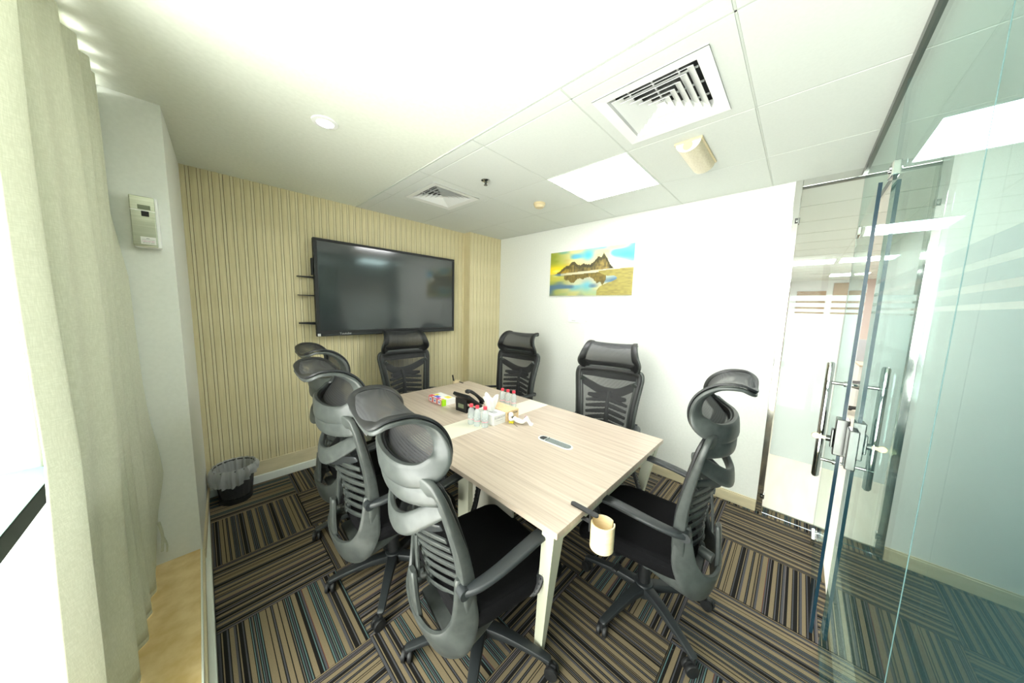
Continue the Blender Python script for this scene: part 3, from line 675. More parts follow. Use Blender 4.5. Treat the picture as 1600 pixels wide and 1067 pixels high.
for i, (p, a, tilt, lab) in enumerate(CHAIRS):
    c = CH if i == 0 else copy_tree(CH)
    c.location = (p[0], p[1], 0); c.rotation_euler = (0, 0, math.radians(a)); tag(c, lab, 'chair', 'high-backed mesh chairs around the meeting table')
    turn = math.radians([13.5, 21, 33, 0, 10, 0, 0][i])
    th = math.radians(tilt)
    for ch in c.children:
        if ch.name.startswith(BACKSET): ch.rotation_euler = (th, 0, 0); ch.location = (0, .42 * math.sin(th), .42 * (1 - math.cos(th)))
        if ch.name.startswith(('leg', 'base_hub')): ch.rotation_euler = (0, 0, turn)

# ================================================================== TABLE
tb = empty('meeting_table', (-1.56, -1.69, 0), label='rectangular meeting table with ash-grain top, cream centre strip and cream legs', cat='table')
def top_piece(y0, y1, m, name): return obj(name, B((-.578, y0, .725), (.578, y1, .75), bev=.0015), m, tb)
top_piece(-1.0, -.0875, M['wood'], 'table_top'); top_piece(.1125, 1.0, M['wood'], 'table_top'); top_piece(-.0873, .1123, M['inlay'], 'inlay_strip')
for sx in (-1, 1):
    for sy in (-1, 1):
        bm = bmesh.new(); X = lambda v: sx * v; Y = lambda v: sy * v
        hexa(bm, [(X(.462), Y(.865), 0), (X(.440), Y(.865), 0), (X(.440), Y(.825), 0), (X(.462), Y(.825), 0), (X(.575), Y(.985), .725), (X(.505), Y(.985), .725), (X(.505), Y(.93), .725), (X(.575), Y(.93), .725)])
        obj('leg', bm, M['legcream'], tb)
for sy in (-1, 1): obj('end_rail', B((-.50, sy * .955 - .02, .675), (.50, sy * .955 + .02, .725)), M['legcream'], tb)
for sx in (-1, 1): obj('side_rail', B((sx * .40 - .02, -.94, .675), (sx * .40 + .02, .94, .725)), M['legcream'], tb)
obj('middle_leg', B((-.38, -.23, 0), (-.30, -.13, .675), bev=.003), M['legcream'], tb)
obj('middle_leg', B((.30, -.23, 0), (.38, -.13, .675), bev=.003), M['legcream'], tb)
obj('modesty_panel', B((-.345, -.56, .25), (-.33, -.23, .675), bev=.002), M['legdark'], tb)
# power outlet tray set in the top
ot = empty('table_outlet', (-1.533, -2.243, .7502), .03, label='slim silver power outlet with rounded ends set into the near half of the table top', cat='outlet')
def stadium(bm, w, l, z0, z1, n=10):
    pts = [(w * math.cos(PI * i / n), l + w * math.sin(PI * i / n)) for i in range(n + 1)] + [(-w * math.cos(PI * i / n), -l - w * math.sin(PI * i / n)) for i in range(n + 1)]
    a = [bm.verts.new((x, y, z0)) for x, y in pts]; b = [bm.verts.new((x, y, z1)) for x, y in pts]
    bm.faces.new(a[::-1]); bm.faces.new(b); k = len(a)
    for i in range(k): bm.faces.new((a[i], a[(i + 1) % k], b[(i + 1) % k], b[i]))
bm = bmesh.new(); stadium(bm, .034, .085, -.0002, .003); obj('bezel', bm, M['white'], ot)
bm = bmesh.new(); stadium(bm, .027, .083, .003, .0042); obj('cover', bm, mat('silver_cover', (.33, .37, .40), .25, .8), ot)
obj('cover_edge', B((-.027, .055, .0042), (.027, .064, .008), bev=.001), M['chrome'], ot); obj('socket_module', B((-.018, .070, .0042), (.018, .102, .006), bev=.001), M['dgrey'], ot)

# ================================================================== TV
tv = empty('television', (-1.5095, -.1, 1.249), label='large black wall-mounted television with a glossy dark screen on the ribbed wall', cat='television')
w, h = .7455, .879
bm = bmesh.new()
for lo, hi in (((-w, 0), (w, .052)), ((-w, h - .022), (w, h)), ((-w, .052), (-w + .028, h - .022)), ((w - .026, .052), (w, h - .022))): box(bm, (lo[0], -.002, lo[1]), (hi[0], .045, hi[1]), bev=.003)
obj('bezel', bm, M['black'], tv); obj('screen', B((-w + .024, .004, .048), (w - .022, .012, h - .018)), M['screen'], tv)
obj('rear_housing', B((-w + .02, .045, .03), (w - .02, .068, h - .03), bev=.01), M['black'], tv); obj('bottom_lip', B((-w + .01, -.008, .001), (w - .01, .0, .020), bev=.003), M['dgrey'], tv)
obj('wall_bracket', B((-.30, .066, .15), (.30, .090, .7), bev=.004), M['black'], tv)
obj('side_module', B((-w - .018, .01, .55), (-w + .0, .045, .70), bev=.006), M['black'], tv)
obj('energy_sticker', B((-w + .003, -.0095, .004), (-w + .027, -.0082, .026)), M['white'], tv); obj('sticker_mark', B((-w + .011, -.0099, .011), (-w + .019, -.0094, .019)), M['grey'], tv)
text_obj('logo_text', 'Youtube', .030, basis((-w + .235, -.0088, .022), (1, 0, 0), (0, 0, 1)), M['grey'], tv)
for z, t_ in ((.535, .004), (.371, .003), (.121, .007)):
    bm = bmesh.new(); hexa(bm, [(-.116, .03, -t_ * .6), (0.02, .03, -t_ * 2.2), (0.02, .090, -t_ * 2.2), (-.116, .090, -t_), (-.116, .03, t_ * .6), (.02, .03, t_), (.02, .090, t_), (-.116, .090, t_)])
    o = obj('accessory_hook', bm, M['black'], tv); o.location = (-w + .0, 0, z)

# ================================================================== PICTURE (flat print painted into a colour attribute)
def picture():
    nx, nz = 220, 110; Wd, Hd = 1.006, .502
    rng = np.random.RandomState(3)
    def vnoise(u, v, su, sv, seed):
        r = np.random.RandomState(seed).rand(64, 64); x = u * su; y = v * sv; i = np.floor(x).astype(int); j = np.floor(y).astype(int); fx = x - i; fy = y - j
        fx = fx * fx * (3 - 2 * fx); fy = fy * fy * (3 - 2 * fy); g = lambda a, b: r[a % 64, b % 64]
        return (g(i, j) * (1 - fx) + g(i + 1, j) * fx) * (1 - fy) + (g(i, j + 1) * (1 - fx) + g(i + 1, j + 1) * fx) * fy
    uu = (np.arange(nx) + .5) / nx; vv = (np.arange(nz) + .5) / nz; U, V = np.meshgrid(uu, vv, indexing='ij')
    def mixc(a, b, t): t = np.clip(t, 0, 1)[..., None]; return a * (1 - t) + b * t
    C = lambda *c: np.array(c, float) / 255
    def sky(U, V):
        n = vnoise(U + V * .3, V, 5, 9, 1) * .6 + vnoise(U, V, 13, 20, 2) * .4
        base = np.zeros(U.shape + (3,)) + C(235, 225, 165)
        base = mixc(base, C(245, 205, 150), (n - .5) * 3); base = mixc(base, C(110, 190, 215), (vnoise(U, V, 6, 7, 5) - .50) * 4 * (V < .4))
        base = mixc(base, C(150, 160, 60), (.33 - U) * 4 * (V < .36) * (.6 + .6 * n)); base = mixc(base, C(240, 215, 40), np.exp(-((U - .05) / .22) ** 2 - ((V - .40) / .11) ** 2) * 1.2)
        base = mixc(base, C(255, 250, 130), np.exp(-((U - .09) / .05) ** 2 - ((V - .43) / .03) ** 2)); base = mixc(base, C(80, 165, 225), np.exp(-((U - .93) / .12) ** 2 - ((V - .22) / .09) ** 2) * 1.1)
        base = mixc(base, C(95, 195, 220), np.exp(-((U - .5) / .07) ** 2 - ((V - .14) / .12) ** 2)); base = mixc(base, C(255, 252, 230), np.exp(-((U - .83) / .13) ** 2 - ((V - .38) / .10) ** 2)); return base
    img = sky(U, V); hz = .50 - .06 * U
    prof = [(0, .50), (.12, .46), (.16, .40), (.22, .33), (.26, .32), (.29, .26), (.33, .24), (.36, .31), (.41, .33), (.44, .30), (.50, .33), (.53, .34), (.58, .27), (.62, .18), (.655, .21), (.68, .12), (.705, .19), (.73, .27), (.755, .36), (.79, .44), (.80, .45), (1, .46)]
    mh = np.interp(uu, [p[0] for p in prof], [p[1] for p in prof]) + (rng.rand(nx) - .5) * .02; MH = mh[:, None] + 0 * V
    mt = (V > MH) & (V < hz) & (U > .10) & (U < .80); sh = vnoise(U, V, 60, 14, 8) * .6 + vnoise(U, V, 26, 30, 9) * .4
    mc = mixc(np.zeros(U.shape + (3,)) + C(75, 70, 50), C(165, 145, 85), sh * 1.3 + (V - MH) * 1.5 - .3); mc = mixc(mc, C(190, 150, 30), (.32 - U) * 4); mc = mixc(mc, C(60, 62, 55), ((V - MH) < .07) * .55); img[mt] = mc[mt]
    wat = V >= hz; rV = np.clip(2 * hz - V + .02, 0, 1); rs = mixc(sky(U, np.clip(rV * .9, 0, 1)), C(120, 150, 160), np.full(U.shape, .35)); rs = mixc(rs, C(185, 175, 80), (V - .75) * 2.2); rs = mixc(rs, C(90, 120, 140), (vnoise(U, V, 7, 10, 11) - .55) * 3); img[wat] = rs[wat]
    rm = wat & (rV > MH + .02) & (U > .20) & (U < .72) & (V > hz + .05); rc = mixc(np.zeros(U.shape + (3,)) + C(85, 78, 50), C(150, 130, 65), sh); img[rm] = rc[rm]
    beach = wat & (V < hz + .05) & (U > .15); img[beach] = (img[beach] * .3 + C(215, 205, 175) * .7)
    sand = (U > .62) & (V > hz + .02) & (U > .62 + .16 * np.exp(-((V - .66) / .10) ** 2) + .12 * (V > .60) * (.9 - V) * 2); sc = mixc(np.zeros(U.shape + (3,)) + C(165, 155, 85), C(140, 130, 75), vnoise(U, V, 30, 40, 12)); img[sand] = sc[sand]
    img = np.clip(img, 0, 1); lin = np.where(img <= .04045, img / 12.92, ((img + .055) / 1.055) ** 2.4)
    bm = bmesh.new(); grid(bm, lambda u, v: (0, -u * Wd, Hd * (1 - v)), nx, nz); me = bpy.data.meshes.new('print'); bm.to_mesh(me); bm.free()
    ca = me.color_attributes.new('Col', 'FLOAT_COLOR', 'CORNER'); cols = np.ones((len(me.loops), 4), np.float32)
    ct = np.zeros((len(me.polygons), 3)); me.polygons.foreach_get('center', ct.ravel()); ct = ct.reshape(-1, 3)
    iu = np.clip((-ct[:, 1] / Wd * nx).astype(int), 0, nx - 1); iv = np.clip(((1 - ct[:, 2] / Hd) * nz).astype(int), 0, nz - 1); fc = lin[iu, iv]; cols[:, :3] = np.repeat(fc, 4, axis=0); ca.data.foreach_set('color', cols.ravel())
    m = mat('landscape_print', (1, 1, 1), .4); a = N(m, 'ShaderNodeVertexColor'); a.layer_name = 'Col'; L(m, a.outputs[0], BS(m).inputs['Base Color']); me.materials.append(m)
    t = empty('landscape_picture', (0, -1.018, 1.714), label='frameless landscape print of jagged mountains mirrored in water at sunset, on the white wall', cat='picture')
    obj('canvas', B((-.019, -Wd, 0), (-.0005, 0, Hd), bev=.001), M['white2'], t); o = link_mesh('print', me, t); o.location = (-.0196, 0, 0)
picture()
# sockets on the white wall
def socket(y, wd, z, lab, sw):
    t = empty('wall_socket', (0, y, z), label=lab, cat='socket'); obj('plate', B((-.009, -wd / 2, -.043), (0, wd / 2, .043), bev=.002), M['white'], t)
    for k in range(sw): obj('switch', B((-.014, -wd / 2 + .02 + k * .055, .005), (-.009, -wd / 2 + .04 + k * .055, .03), bev=.001), M['white'], t)
    obj('grey_slot', B((-.0095, -wd * .18, -.028), (-.009, wd * .18, -.022)), M['grey'], t)  # thin grey strip across the lower half of the plate
socket(-1.37, .146, 1.455, 'wide white double wall socket beneath the landscape picture', 2); socket(-1.53, .086, 1.455, 'small square white wall socket to the right of the double one', 1)
tag(obj('cable_trunking', B((-.010, -1.520, .092), (0, -1.505, 1.41), bev=.002), M['paint']), 'thin white cable duct running down the wall from the small socket', 'cable duct')

# ================================================================== DISPENSER on the pillar
dp = empty('air_freshener_dispenser', (-3.139, -.871, 1.80), label='silver and white wall dispenser with small display on the white pillar', cat='dispenser')
obj('housing', B((-.042, -.050, 0), (.046, 0, .241), bev=.007), M['white'], dp); obj('front_cover', B((-.042, -.056, .004), (.036, -.049, .238), bev=.003), M['silver'], dp)
obj('display', B((-.018, -.058, .178), (.022, -.055, .198), bev=.001), M['lcd'], dp); obj('cover_groove', B((-.042, -.0568, .170), (.036, -.0555, .174)), M['white'], dp)
obj('sensor_window', B((-.008, -.059, .146), (.016, -.055, .170), bev=.001), M['black'], dp)
st = obj('sticker', B((-.018, -.0572, .015), (.030, -.0558, .050)), M['white2'], dp)
obj('print_line', B((.0, -.0576, .042), (.010, -.0571, .0435)), M['ink'], st); obj('print_line', B((-.014, -.0576, .0365), (.026, -.0571, .038)), M['grey'], st)
text_obj('sticker_text', 'CHECK BATTERY', .0052, basis((.006, -.0576, .029), (1, 0, 0), (0, 0, 1)), M['magenta'], st, .0002); text_obj('sticker_text', 'SERVICE BY DATE', .0046, basis((.006, -.0576, .0215), (1, 0, 0), (0, 0, 1)), M['ink'], st, .0002)

# ================================================================== CEILING FITTINGS
def vent(x, y, lab):
    t = empty('air_vent', (x, y, H), label=lab, cat='air vent'); F = .228
    bm = bmesh.new()
    def frus(r0, z0, r1, z1, th=.003):
        for (a, b, c, d) in (((-r0, -r0, z0), (r0, -r0, z0), (r1, -r1, z1), (-r1, -r1, z1)), ((r0, -r0, z0), (r0, r0, z0), (r1, r1, z1), (r1, -r1, z1)), ((r0, r0, z0), (-r0, r0, z0), (-r1, r1, z1), (r1, r1, z1)), ((-r0, r0, z0), (-r0, -r0, z0), (-r1, -r1, z1), (-r1, r1, z1))):
            q = [Vector(p) for p in (a, b, c, d)]; hexa(bm, [*q, *[p + Vector((0, 0, th)) for p in q]])
    frus(F, -.010, F - .004, -.003); frus(F, -.010, F - .048, -.006); frus(F - .048, -.006, F - .062, .028)
    obj('flange', bm, M['white'], t)
    for r in (.164, .134, .104, .074, .044):
        bm = bmesh.new(); frus(r, -.008, r - .034, .020, .002); obj('louvre', bm, M['white'], t)
    bm = bmesh.new(); v = [bm.verts.new(p) for p in ((-.018, -.018, -.004), (.018, -.018, -.004), (.018, .018, -.004), (-.018, .018, -.004), (0, 0, .012))]
    bm.faces.new(v[:4]); [bm.faces.new((v[i], v[(i + 1) % 4], v[4])) for i in range(4)]; obj('centre_cap', bm, M['white'], t)
    bm = bmesh.new()
    for k in (-.1, 0, .1):
        box(bm, (k - .003, -.165, .020), (k + .003, .165, .026)); box(bm, (-.165, k - .003, .020), (.165, k + .003, .026))
    obj('support_bars', bm, M['white'], t)
    bm = bmesh.new(); box(bm, (-.21, -.21, .05), (.21, .21, .12)); obj('duct', bm, M['void'], t); return t
vent(-1.46, -2.695, 'large square four-way air vent in the ceiling nearest the camera'); vent(-1.455, -.897, 'small-looking square air vent in the far ceiling tiles near the ribbed wall')
# open the ceiling slab above vents
for vx, vy in ((-1.46, -2.695), (-1.455, -.897)):
    pass
t = empty('downlight', (-2.463, -1.345, H), label='round recessed downlight glowing in the plain part of the ceiling', cat='downlight')
bm = bmesh.new(); lathe(bm, [(.038, -.004), (.040, -.008), (.060, -.005), (.062, 0)], 32, cap0=False, cap1=False); obj('ring', bm, M['white'], t, smooth=True)
bm = bmesh.new(); lathe(bm, [(.038, -.005), (.038, -.001)], 32); obj('lamp', bm, M['spot'], t)
t = empty('sprinkler_head', (-1.441, -1.454, H - .003), label='small chrome sprinkler head in a ceiling tile', cat='sprinkler')
bm = bmesh.new(); lathe(bm, [(.034, 0), (.034, -.004), (.016, -.012), (.012, -.012)], 24); obj('escutcheon', bm, M['chrome'], t, smooth=True)
bm = bmesh.new(); cyl(bm, (0, 0, -.01), (0, 0, -.034), .005, 10); cyl(bm, (-.012, 0, -.012), (-.004, 0, -.034), .002, 6); cyl(bm, (.012, 0, -.012), (.004, 0, -.034), .002, 6); lathe(bm, [(.014, -.036), (.014, -.034)], 16); obj('deflector', bm, M['darksteel'], t)
t = empty('smoke_detector', (-.804, -1.456, H - .003), label='round cream smoke detector on a ceiling tile', cat='smoke detector')
bm = bmesh.new(); lathe(bm, [(.052, 0), (.052, -.014), (.044, -.022), (.044, -.030), (.034, -.040), (.0, -.042)], 28); obj('body', bm, M['lightcream'], t, smooth=True)
bm = bmesh.new(); lathe(bm, [(.046, -.025), (.046, -.028)], 28); obj('grille', bm, M['beige'], t)
t = empty('emergency_light', (-.888, -2.708, H - .003), math.radians(0), label='aged cream emergency light with ribbed diffuser between the large vent and the wall', cat='emergency light')
obj('back_plate', B((-.185, -.070, -.012), (.185, .070, 0), bev=.004), M['lightcream'], t)
bm = bmesh.new(); grid(bm, lambda u, v: (-.175 + .35 * u, .062 * math.cos(PI * v), -.010 - .050 * math.sin(PI * v)), 60, 24)
m_ = noise_mat('prismatic_diffuser', (.62, .54, .36), (.74, .67, .48), (120, 120, 120), .3, .5); obj('diffuser', bm, m_, t, smooth=True)
bm = bmesh.new()
for x in (-.178,):
    pts = [(.062 * math.cos(PI * k / 14), -.010 - .050 * math.sin(PI * k / 14)) for k in range(15)]; a = [bm.verts.new((x, p, q)) for p, q in pts]; b = [bm.verts.new((x + .006, p, q)) for p, q in pts]
    bm.faces.new(a); bm.faces.new(b[::-1]); [bm.faces.new((a[i], a[(i + 1) % 15], b[(i + 1) % 15], b[i])) for i in range(15)]
obj('end_cap', bm, M['white'], t)
bm = bmesh.new(); lathe(bm, [(.022, 0), (.024, .004)], 20, Matrix.Translation((-.180, 0, -.030)) @ Matrix.Rotation(-PI / 2, 4, 'Y')); obj('test_button', bm, M['lightcream'], t)

# ================================================================== WASTE BIN
bn = empty('waste_bin', (-2.868, -.165, 0), label='black mesh waste bin with a clear plastic liner in the corner of the ribbed wall', cat='bin')
def bin_mat():
    m = mat('black_wire_mesh', (.02, .02, .022), .5); tc = N(m, 'ShaderNodeTexCoord'); v = N(m, 'ShaderNodeTexChecker'); v.inputs['Scale'].default_value = 260; L(m, tc.outputs['Object'], v.inputs[0])
    k = N(m, 'ShaderNodeMath', operation='MULTIPLY'); k.inputs[1].default_value = .45; L(m, v.outputs['Fac'], k.inputs[0]); t = N(m, 'ShaderNodeBsdfTransparent'); mx = N(m, 'ShaderNodeMixShader')
    L(m, k.outputs[0], mx.inputs[0]); L(m, BS(m).outputs[0], mx.inputs[1]); L(m, t.outputs[0], mx.inputs[2]); L(m, mx.outputs[0], m.node_tree.nodes['Material Output'].inputs[0]); return m
bm = bmesh.new(); lathe(bm, [(.098, .03), (.122, .27)], 40, cap0=False, cap1=False); obj('mesh_wall', bm, bin_mat(), bn, smooth=True)
bm = bmesh.new(); lathe(bm, [(.098, 0), (.102, .032), (.096, .032), (.09, .006)], 40); obj('bottom_band', bm, M['black'], bn, smooth=True)
bm = bmesh.new(); sweep(bm, [(.123 * math.cos(k * PI / 12), .123 * math.sin(k * PI / 12), .272) for k in range(24)], .005, .005, closed=True, hint=(0, 0, 1), n=8, sub=2, power=1); obj('rim', bm, M['black'], bn, smooth=True)
def liner(u, v):
    a = 2 * PI * u; dr = .07 + .07 * (0.5 + .5 * math.cos(a - 3.5)) + .012 * math.sin(3 * a); w_ = .004 * math.sin(17 * a) + .003 * math.sin(29 * a + 1)
    if v < .5: k = v / .5; z = .04 + .245 * k; r = .085 + .034 * k + w_ * .7
    else: k = (v - .5) / .5; z = .285 - dr * k; r = .127 + .014 * math.sin(PI * min(1, k * 1.2)) + w_ * (1 + 2 * k) + .006 * k
    return (r * math.cos(a), r * math.sin(a), z)
bm = bmesh.new(); grid(bm, liner, 120, 20, True); obj('bin_liner', bm, M['bag'], bn, smooth=True)

# ================================================================== THINGS ON THE TABLE
TZ = .7503
def bottle(x, y, lab, h_=.135):
    t = empty('water_bottle', (x, y, TZ), random.random() * 3, label=lab, cat='bottle', group='small water bottles on the table')
    bm = bmesh.new(); k = h_ / .125
    lathe(bm, [(.020, 0), (.0225, .004), (.0225, .02), (.0215, .026), (.0225, .032), (.0225, .078 * k), (.0215, .084 * k), (.0225, .09 * k), (.018, .100 * k), (.0095, .110 * k), (.0095, .114 * k)], 22); obj('body', bm, M['bottle'], t, smooth=True)
    bm = bmesh.new(); lathe(bm, [(.0125, .113 * k), (.0130, .115 * k), (.0130, .128 * k), (.0115, .131 * k)], 20); obj('cap', bm, M['red'], t, smooth=True)
    bm = bmesh.new(); lathe(bm, [(.0230, .036), (.0230, .040)], 22, cap0=False, cap1=False); obj('label_band', bm, M['pinklabel'], t, smooth=True)
    bm = bmesh.new(); lathe(bm, [(.02285, .041), (.02285, .070)], 22, cap0=False, cap1=False); lb = obj('wrap_label', bm, M['bottle'], t, smooth=True)
    bm = bmesh.new()
    for q in range(10):
        a = q * .62; z = .046 + (q * 7 % 5) * .0045; box(bm, (-.0008, -.003, 0), (.0008, .003, .0025), mtx=Matrix.Translation((.0232 * math.cos(a), .0232 * math.sin(a), z)) @ Matrix.Rotation(a, 4, 'Z'))
    obj('label_print', bm, M['grey'], lb)
bottle(-1.722, -1.668, 'water bottle with red cap, leftmost of the near three beside the white tissue box'); bottle(-1.713, -1.722, 'water bottle with red cap, middle of the near three beside the white tissue box'); bottle(-1.688, -1.774, 'water bottle with red cap, touching the front corner of the white tissue box')
bottle(-1.262, -1.505, 'water bottle with red cap, leftmost of the far three behind the kraft tissue box', .13); bottle(-1.256, -1.563, 'water bottle with red cap, middle of the far three behind the kraft tissue box', .13); bottle(-1.246, -1.620, 'water bottle with red cap, rightmost of the far three behind the kraft tissue box', .13)
def tissue_box(x, y, rz, l, w, h_, m, lab, txt, tissue):
    t = empty('tissue_box', (x, y, TZ), rz, label=lab, cat='tissue box')
    obj('carton', B((-l / 2, -w / 2, 0), (l / 2, w / 2, h_), bev=.002), m, t)
    bm = bmesh.new(); stadium(bm, .022, .045, h_ + .0001, h_ + .0008); bmesh.ops.rotate(bm, verts=bm.verts[:], cent=(0, 0, 0), matrix=Matrix.Rotation(PI / 2, 3, 'Z')); obj('slot', bm, M['grey'] if tissue else M['kraft'], t)
    text_obj('lettering', txt, .021, basis((-l / 2 - .0006, 0, h_ * .70), (0, -1, 0), (0, 0, 1)), M['ink'] if not tissue else M['grey'], t)
    obj('print_line', B((-l / 2 - .0008, -w * .3, h_ * .40), (-l / 2 - .0002, w * .3, h_ * .43)), M['grey'], t); obj('print_line', B((-l * .4, -w / 2 + .01, h_ + .0001), (l * .4, -w / 2 + .014, h_ + .0006)), M['grey'], t)
    if tissue:
        def ft(u, v):
            a = 2 * PI * u; r0 = .018 + .028 * v * (1 - .25 * v); f = 1 + .22 * math.sin(5 * a + 3 * v) + .12 * math.sin(9 * a)
            return (r0 * f * 1.5 * math.cos(a), r0 * f * .8 * math.sin(a), h_ - .002 + .105 * v * (1 + .12 * math.sin(2 * a + 1)) * (1 - .15 * math.sin(3 * a)))
        bm = bmesh.new(); V = grid(bm, ft, 48, 12, True); c = bm.verts.new((0, 0, h_ + .075)); n_ = len(V)
        for i in range(n_): bm.faces.new((V[i][12], V[(i + 1) % n_][12], c))
        obj('tissue', bm, M['white2'], t, smooth=True)
    return t
tissue_box(-1.581, -1.708, PI / 2, .200, .113, .070, M['white2'], 'white tissue box with a tissue pulled up from its top', 'FLOROOM', True)
tissue_box(-1.457, -1.712, PI / 2, .200, .128, .073, M['kraft'], 'brown kraft tissue box standing against the white one', 'FLOROOM', False)
# marker pack
t = empty('marker_box', (-1.610, -1.128, TZ), math.radians(0), label='colourful marker box with red and lime panels on the far half of the table', cat='box')
t.rotation_euler = (0, 0, .03)
obj('carton', B((-.0625, -.106, 0), (.0625, .106, .050), bev=.0015), M['white2'], t)
for k, (y, mm) in enumerate(((-.085, 'green'),)): obj('end_panel', B((-.0628, -.1068, .001), (-.030, -.088, .0506)), M[mm], t)
for k in range(3): obj('window_panel', B((-.0636, -.086 + k * .062, .003), (-.0620, -.028 + k * .062, .049)), M['redp'], t); obj('portrait_print', B((-.0642, -.078 + k * .062, .008), (-.0634, -.038 + k * .062, .044)), M['white'], t); obj('picture_dot', B((-.0646, -.066 + k * .062, .018), (-.0640, -.050 + k * .062, .034)), M['blue'], t)
for (a, b, c, d, mm) in ((-.062, .05, -.025, .10, 'redp'), (-.05, -.01, -.010, .045, 'blue'), (-.061, -.05, -.035, -.012, 'magenta'), (-.02, .05, .02, .09, 'yelp'), (0, -.09, .045, -.03, 'yelp'), (-.055, -.088, -.03, -.06, 'orange')):
    obj('top_print', B((a, b, .0501), (c, d, .0508)), M[mm], t)
# phone
ph = empty('desk_phone', (-1.565, -1.420, TZ), math.radians(96), label='black desk phone with handset tilted up on its stand', cat='telephone')
PB = Matrix.Translation((0, -.070, .012)) @ Matrix.Rotation(math.radians(38), 4, 'X')
bm = bmesh.new(); box(bm, (-.090, 0, 0), (.090, .185, .026), bev=.007, mtx=PB); obj('body', bm, M['black'], ph)
bm = bmesh.new()
hexa(bm, [(-.060, .050, 0), (.060, .050, 0), (.060, .064, 0), (-.060, .064, 0), (-.060, .055, .10), (.060, .055, .10), (.060, .066, .105), (-.060, .066, .105)])
for x in (-.060, .050): hexa(bm, [(x, -.045, 0), (x + .010, -.045, 0), (x + .010, .064, 0), (x, .064, 0), (x, -.045, .012), (x + .010, -.045, .012), (x + .010, .060, .055), (x, .060, .055)])
obj('stand', bm, M['black'], ph)
obj('stand_window_patch', B((-.030, .0575, .030), (.030, .0668, .062), mtx=Matrix.Translation((0, .001, 0))), M['lcd'], ph)  # added pale patch standing in for the open window in the stand
bm = bmesh.new(); sweep(bm, [(-.062, .0, .040), (-.062, .010, .058), (-.062, .095, .066), (-.062, .180, .058), (-.062, .200, .040)], [.022, .023, .017, .023, .022], [.012, .013, .010, .013, .012], hint=(0, 0, 1), n=10, sub=5); bmesh.ops.transform(bm, matrix=PB, verts=bm.verts[:]); obj('handset', bm, M['black'], ph, smooth=True)
obj('display', B((-.025, .125, .026), (.075, .165, .0275), mtx=PB), M['lcd'], ph)
bm = bmesh.new()
for r_ in range(4):
    for c_ in range(4): box(bm, (-.022 + c_ * .024, .020 + r_ * .022, .026), (-.006 + c_ * .024, .034 + r_ * .022, .030), bev=.001, mtx=PB)
obj('keypad', bm, M['dgrey'], ph)
bm = bmesh.new(); sweep(bm, [(-.085, -.05, .03), (-.115, -.03, .006), (-.12, .03, .005), (-.075, .055, .006)], .003, .003, n=6); obj('cord', bm, M['black'], ph, smooth=True)
# robot figure
rb = empty('toy_figure', (-1.468, -1.905, TZ), math.radians(-62), label='small white toy astronaut reclining with one knee raised in front of the kraft box', cat='toy')
bm = bmesh.new(); sweep(bm, [(-.052, 0, .034), (-.02, 0, .022), (.012, 0, .014)], [.017, .020, .015], [.012, .013, .011], hint=(0, 0, 1), n=12); obj('torso', bm, M['white'], rb, smooth=True)
bm = bmesh.new(); bmesh.ops.create_uvsphere(bm, u_segments=18, v_segments=12, radius=.0175, matrix=Matrix.Translation((-.074, 0, .058))); obj('helmet', bm, M['white'], rb, smooth=True)
bm = bmesh.new(); cyl(bm, (-.064, 0, .044), (-.056, 0, .036), .008, 12); obj('neck', bm, M['ink'], rb)
for s in (-1, 1):
    bm = bmesh.new(); sweep(bm, [(-.045, s * .018, .036), (-.068, s * .028, .024), (-.088, s * .014, .016)] if s > 0 else [(-.045, s * .018, .036), (-.070, s * .030, .030), (-.078, s * .02, .050)], [.007, .006, .006], .006, n=8); obj('arm', bm, M['white'], rb, smooth=True)
    bm = bmesh.new(); kz = .050 if s > 0 else .040; sweep(bm, [(.012, s * .011, .014), (.034, s * .012, kz - .006), (.042, s * .012, kz)], [.009, .008, .007], .007, n=8); obj('thigh', bm, M['white'], rb, smooth=True)
    bm = bmesh.new(); sweep(bm, [(.042, s * .012, kz), (.058, s * .012, .022), (.068, s * .012, .007), (.082, s * .012, .006)], [.007, .006, .007, .006], .006, n=8); obj('lower_leg', bm, M['white'], rb, smooth=True)
obj('leg_stripe', B((.020, .0185, .020), (.040, .021, .046), mtx=Matrix.Translation((0, 0, 0))), M['ink'], rb)
obj('magenta_stripe', B((.026, .0186, .044), (.040, .0212, .054)), M['magenta'], rb)
obj('backpack', B((-.084, -.016, .0), (-.050, .016, .016), bev=.003), M['yellow'], rb)
# thin dark wire on the table top
bm = bmesh.new(); cyl(bm, (-.05, -.02, .004), (-.01, -.06, .002), .0012, 6); obj('tail_wire', bm, M['dgrey'], rb)
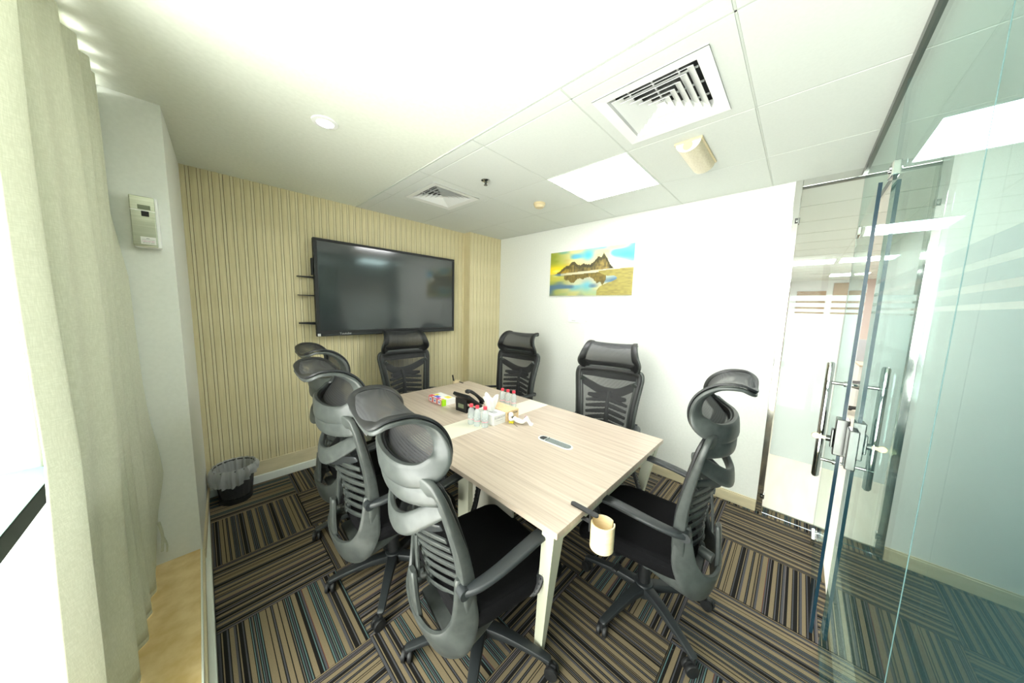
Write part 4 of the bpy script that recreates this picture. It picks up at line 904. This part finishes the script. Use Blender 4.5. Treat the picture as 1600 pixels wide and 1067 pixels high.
# pen holder at the far corner
ho = empty('pen_holder', (-1.115, -.655, TZ - .035), label='pale wooden clip-on pen holder hooked on the far edge of the table', cat='pen holder')
bm = bmesh.new(); lathe(bm, [(.032, -.05), (.034, -.05), (.034, .052), (.030, .052), (.030, -.044)], 28, Matrix.Translation((0, .012, 0)) @ Matrix.Diagonal((1.2, .8, 1, 1)), cap0=True, cap1=True); obj('cup', bm, M['wood_cup'], ho, smooth=True)
obj('clip_arm', B((-.008 + .02, -.085, .0362), (.008 + .02, -.02, .041), bev=.002), M['black'], ho)
bm = bmesh.new(); cyl(bm, (-.014, .012, -.03), (-.040, .020, .115), .008, 12); tag(obj('marker_pen', bm, M['black'], None), 'black marker pen leaning out of the far wooden pen holder', 'pen'); bpy.context.scene.collection.objects[-1].location = (-1.115, -.655, TZ - .035)
# clip-on wooden cup at near corner
cu = empty('clip_on_cup', (-1.935, -2.765, .70), math.radians(0), label='pale wooden cup holder clamped to the near edge of the table', cat='cup holder')
bm = bmesh.new(); n_ = 44; R0, R1, gap = .0455, .0405, .17
def cupf(u, v):
    a = gap + (2 * PI - 2 * gap) * u - .75
    P_ = [(R0, -.075), (R0, .030), (R1, .030), (R1, -.070)]; k = v * 3; i = min(int(k), 2); f = k - i; r_, z_ = P_[i][0] * (1 - f) + P_[i + 1][0] * f, P_[i][1] * (1 - f) + P_[i + 1][1] * f
    return (r_ * math.cos(a), r_ * math.sin(a), z_)
grid(bm, cupf, 52, 12); V2 = []
lathe(bm, [(R0, -.0752), (R0, -.070), (R1 * .5, -.0695)], 44)
# side lips of the slot and the lower wall that closes it
for a in (gap - .75, -gap - .75):
    v = [bm.verts.new((r_ * math.cos(a), r_ * math.sin(a), z_)) for r_, z_ in ((R0, -.075), (R0, .030), (R1, .030), (R1, -.075))]; bm.faces.new(v)
def low(u, v):
    a = -gap + 2 * gap * u - .75; P_ = [(R0, -.075), (R0, -.035), (R1, -.035), (R1, -.075)]; k = v * 3; i = min(int(k), 2); f = k - i; r_, z_ = P_[i][0] * (1 - f) + P_[i + 1][0] * f, P_[i][1] * (1 - f) + P_[i + 1][1] * f
    return (r_ * math.cos(a), r_ * math.sin(a), z_)
grid(bm, low, 6, 9); bmesh.ops.remove_doubles(bm, verts=bm.verts[:], dist=.0003)
obj('cup', bm, M['wood_cup'], cu, smooth=True)
bm = bmesh.new(); stadium(bm, .012, .05, .0505, .0565); bmesh.ops.translate(bm, verts=bm.verts[:], vec=(-.015, .075, 0)); box(bm, (-.027, .04, -.02), (-.003, .047, .0565), bev=.002); box(bm, (-.025, .047, .012), (-.005, .11, .018), bev=.002); obj('clamp', bm, M['black'], cu)
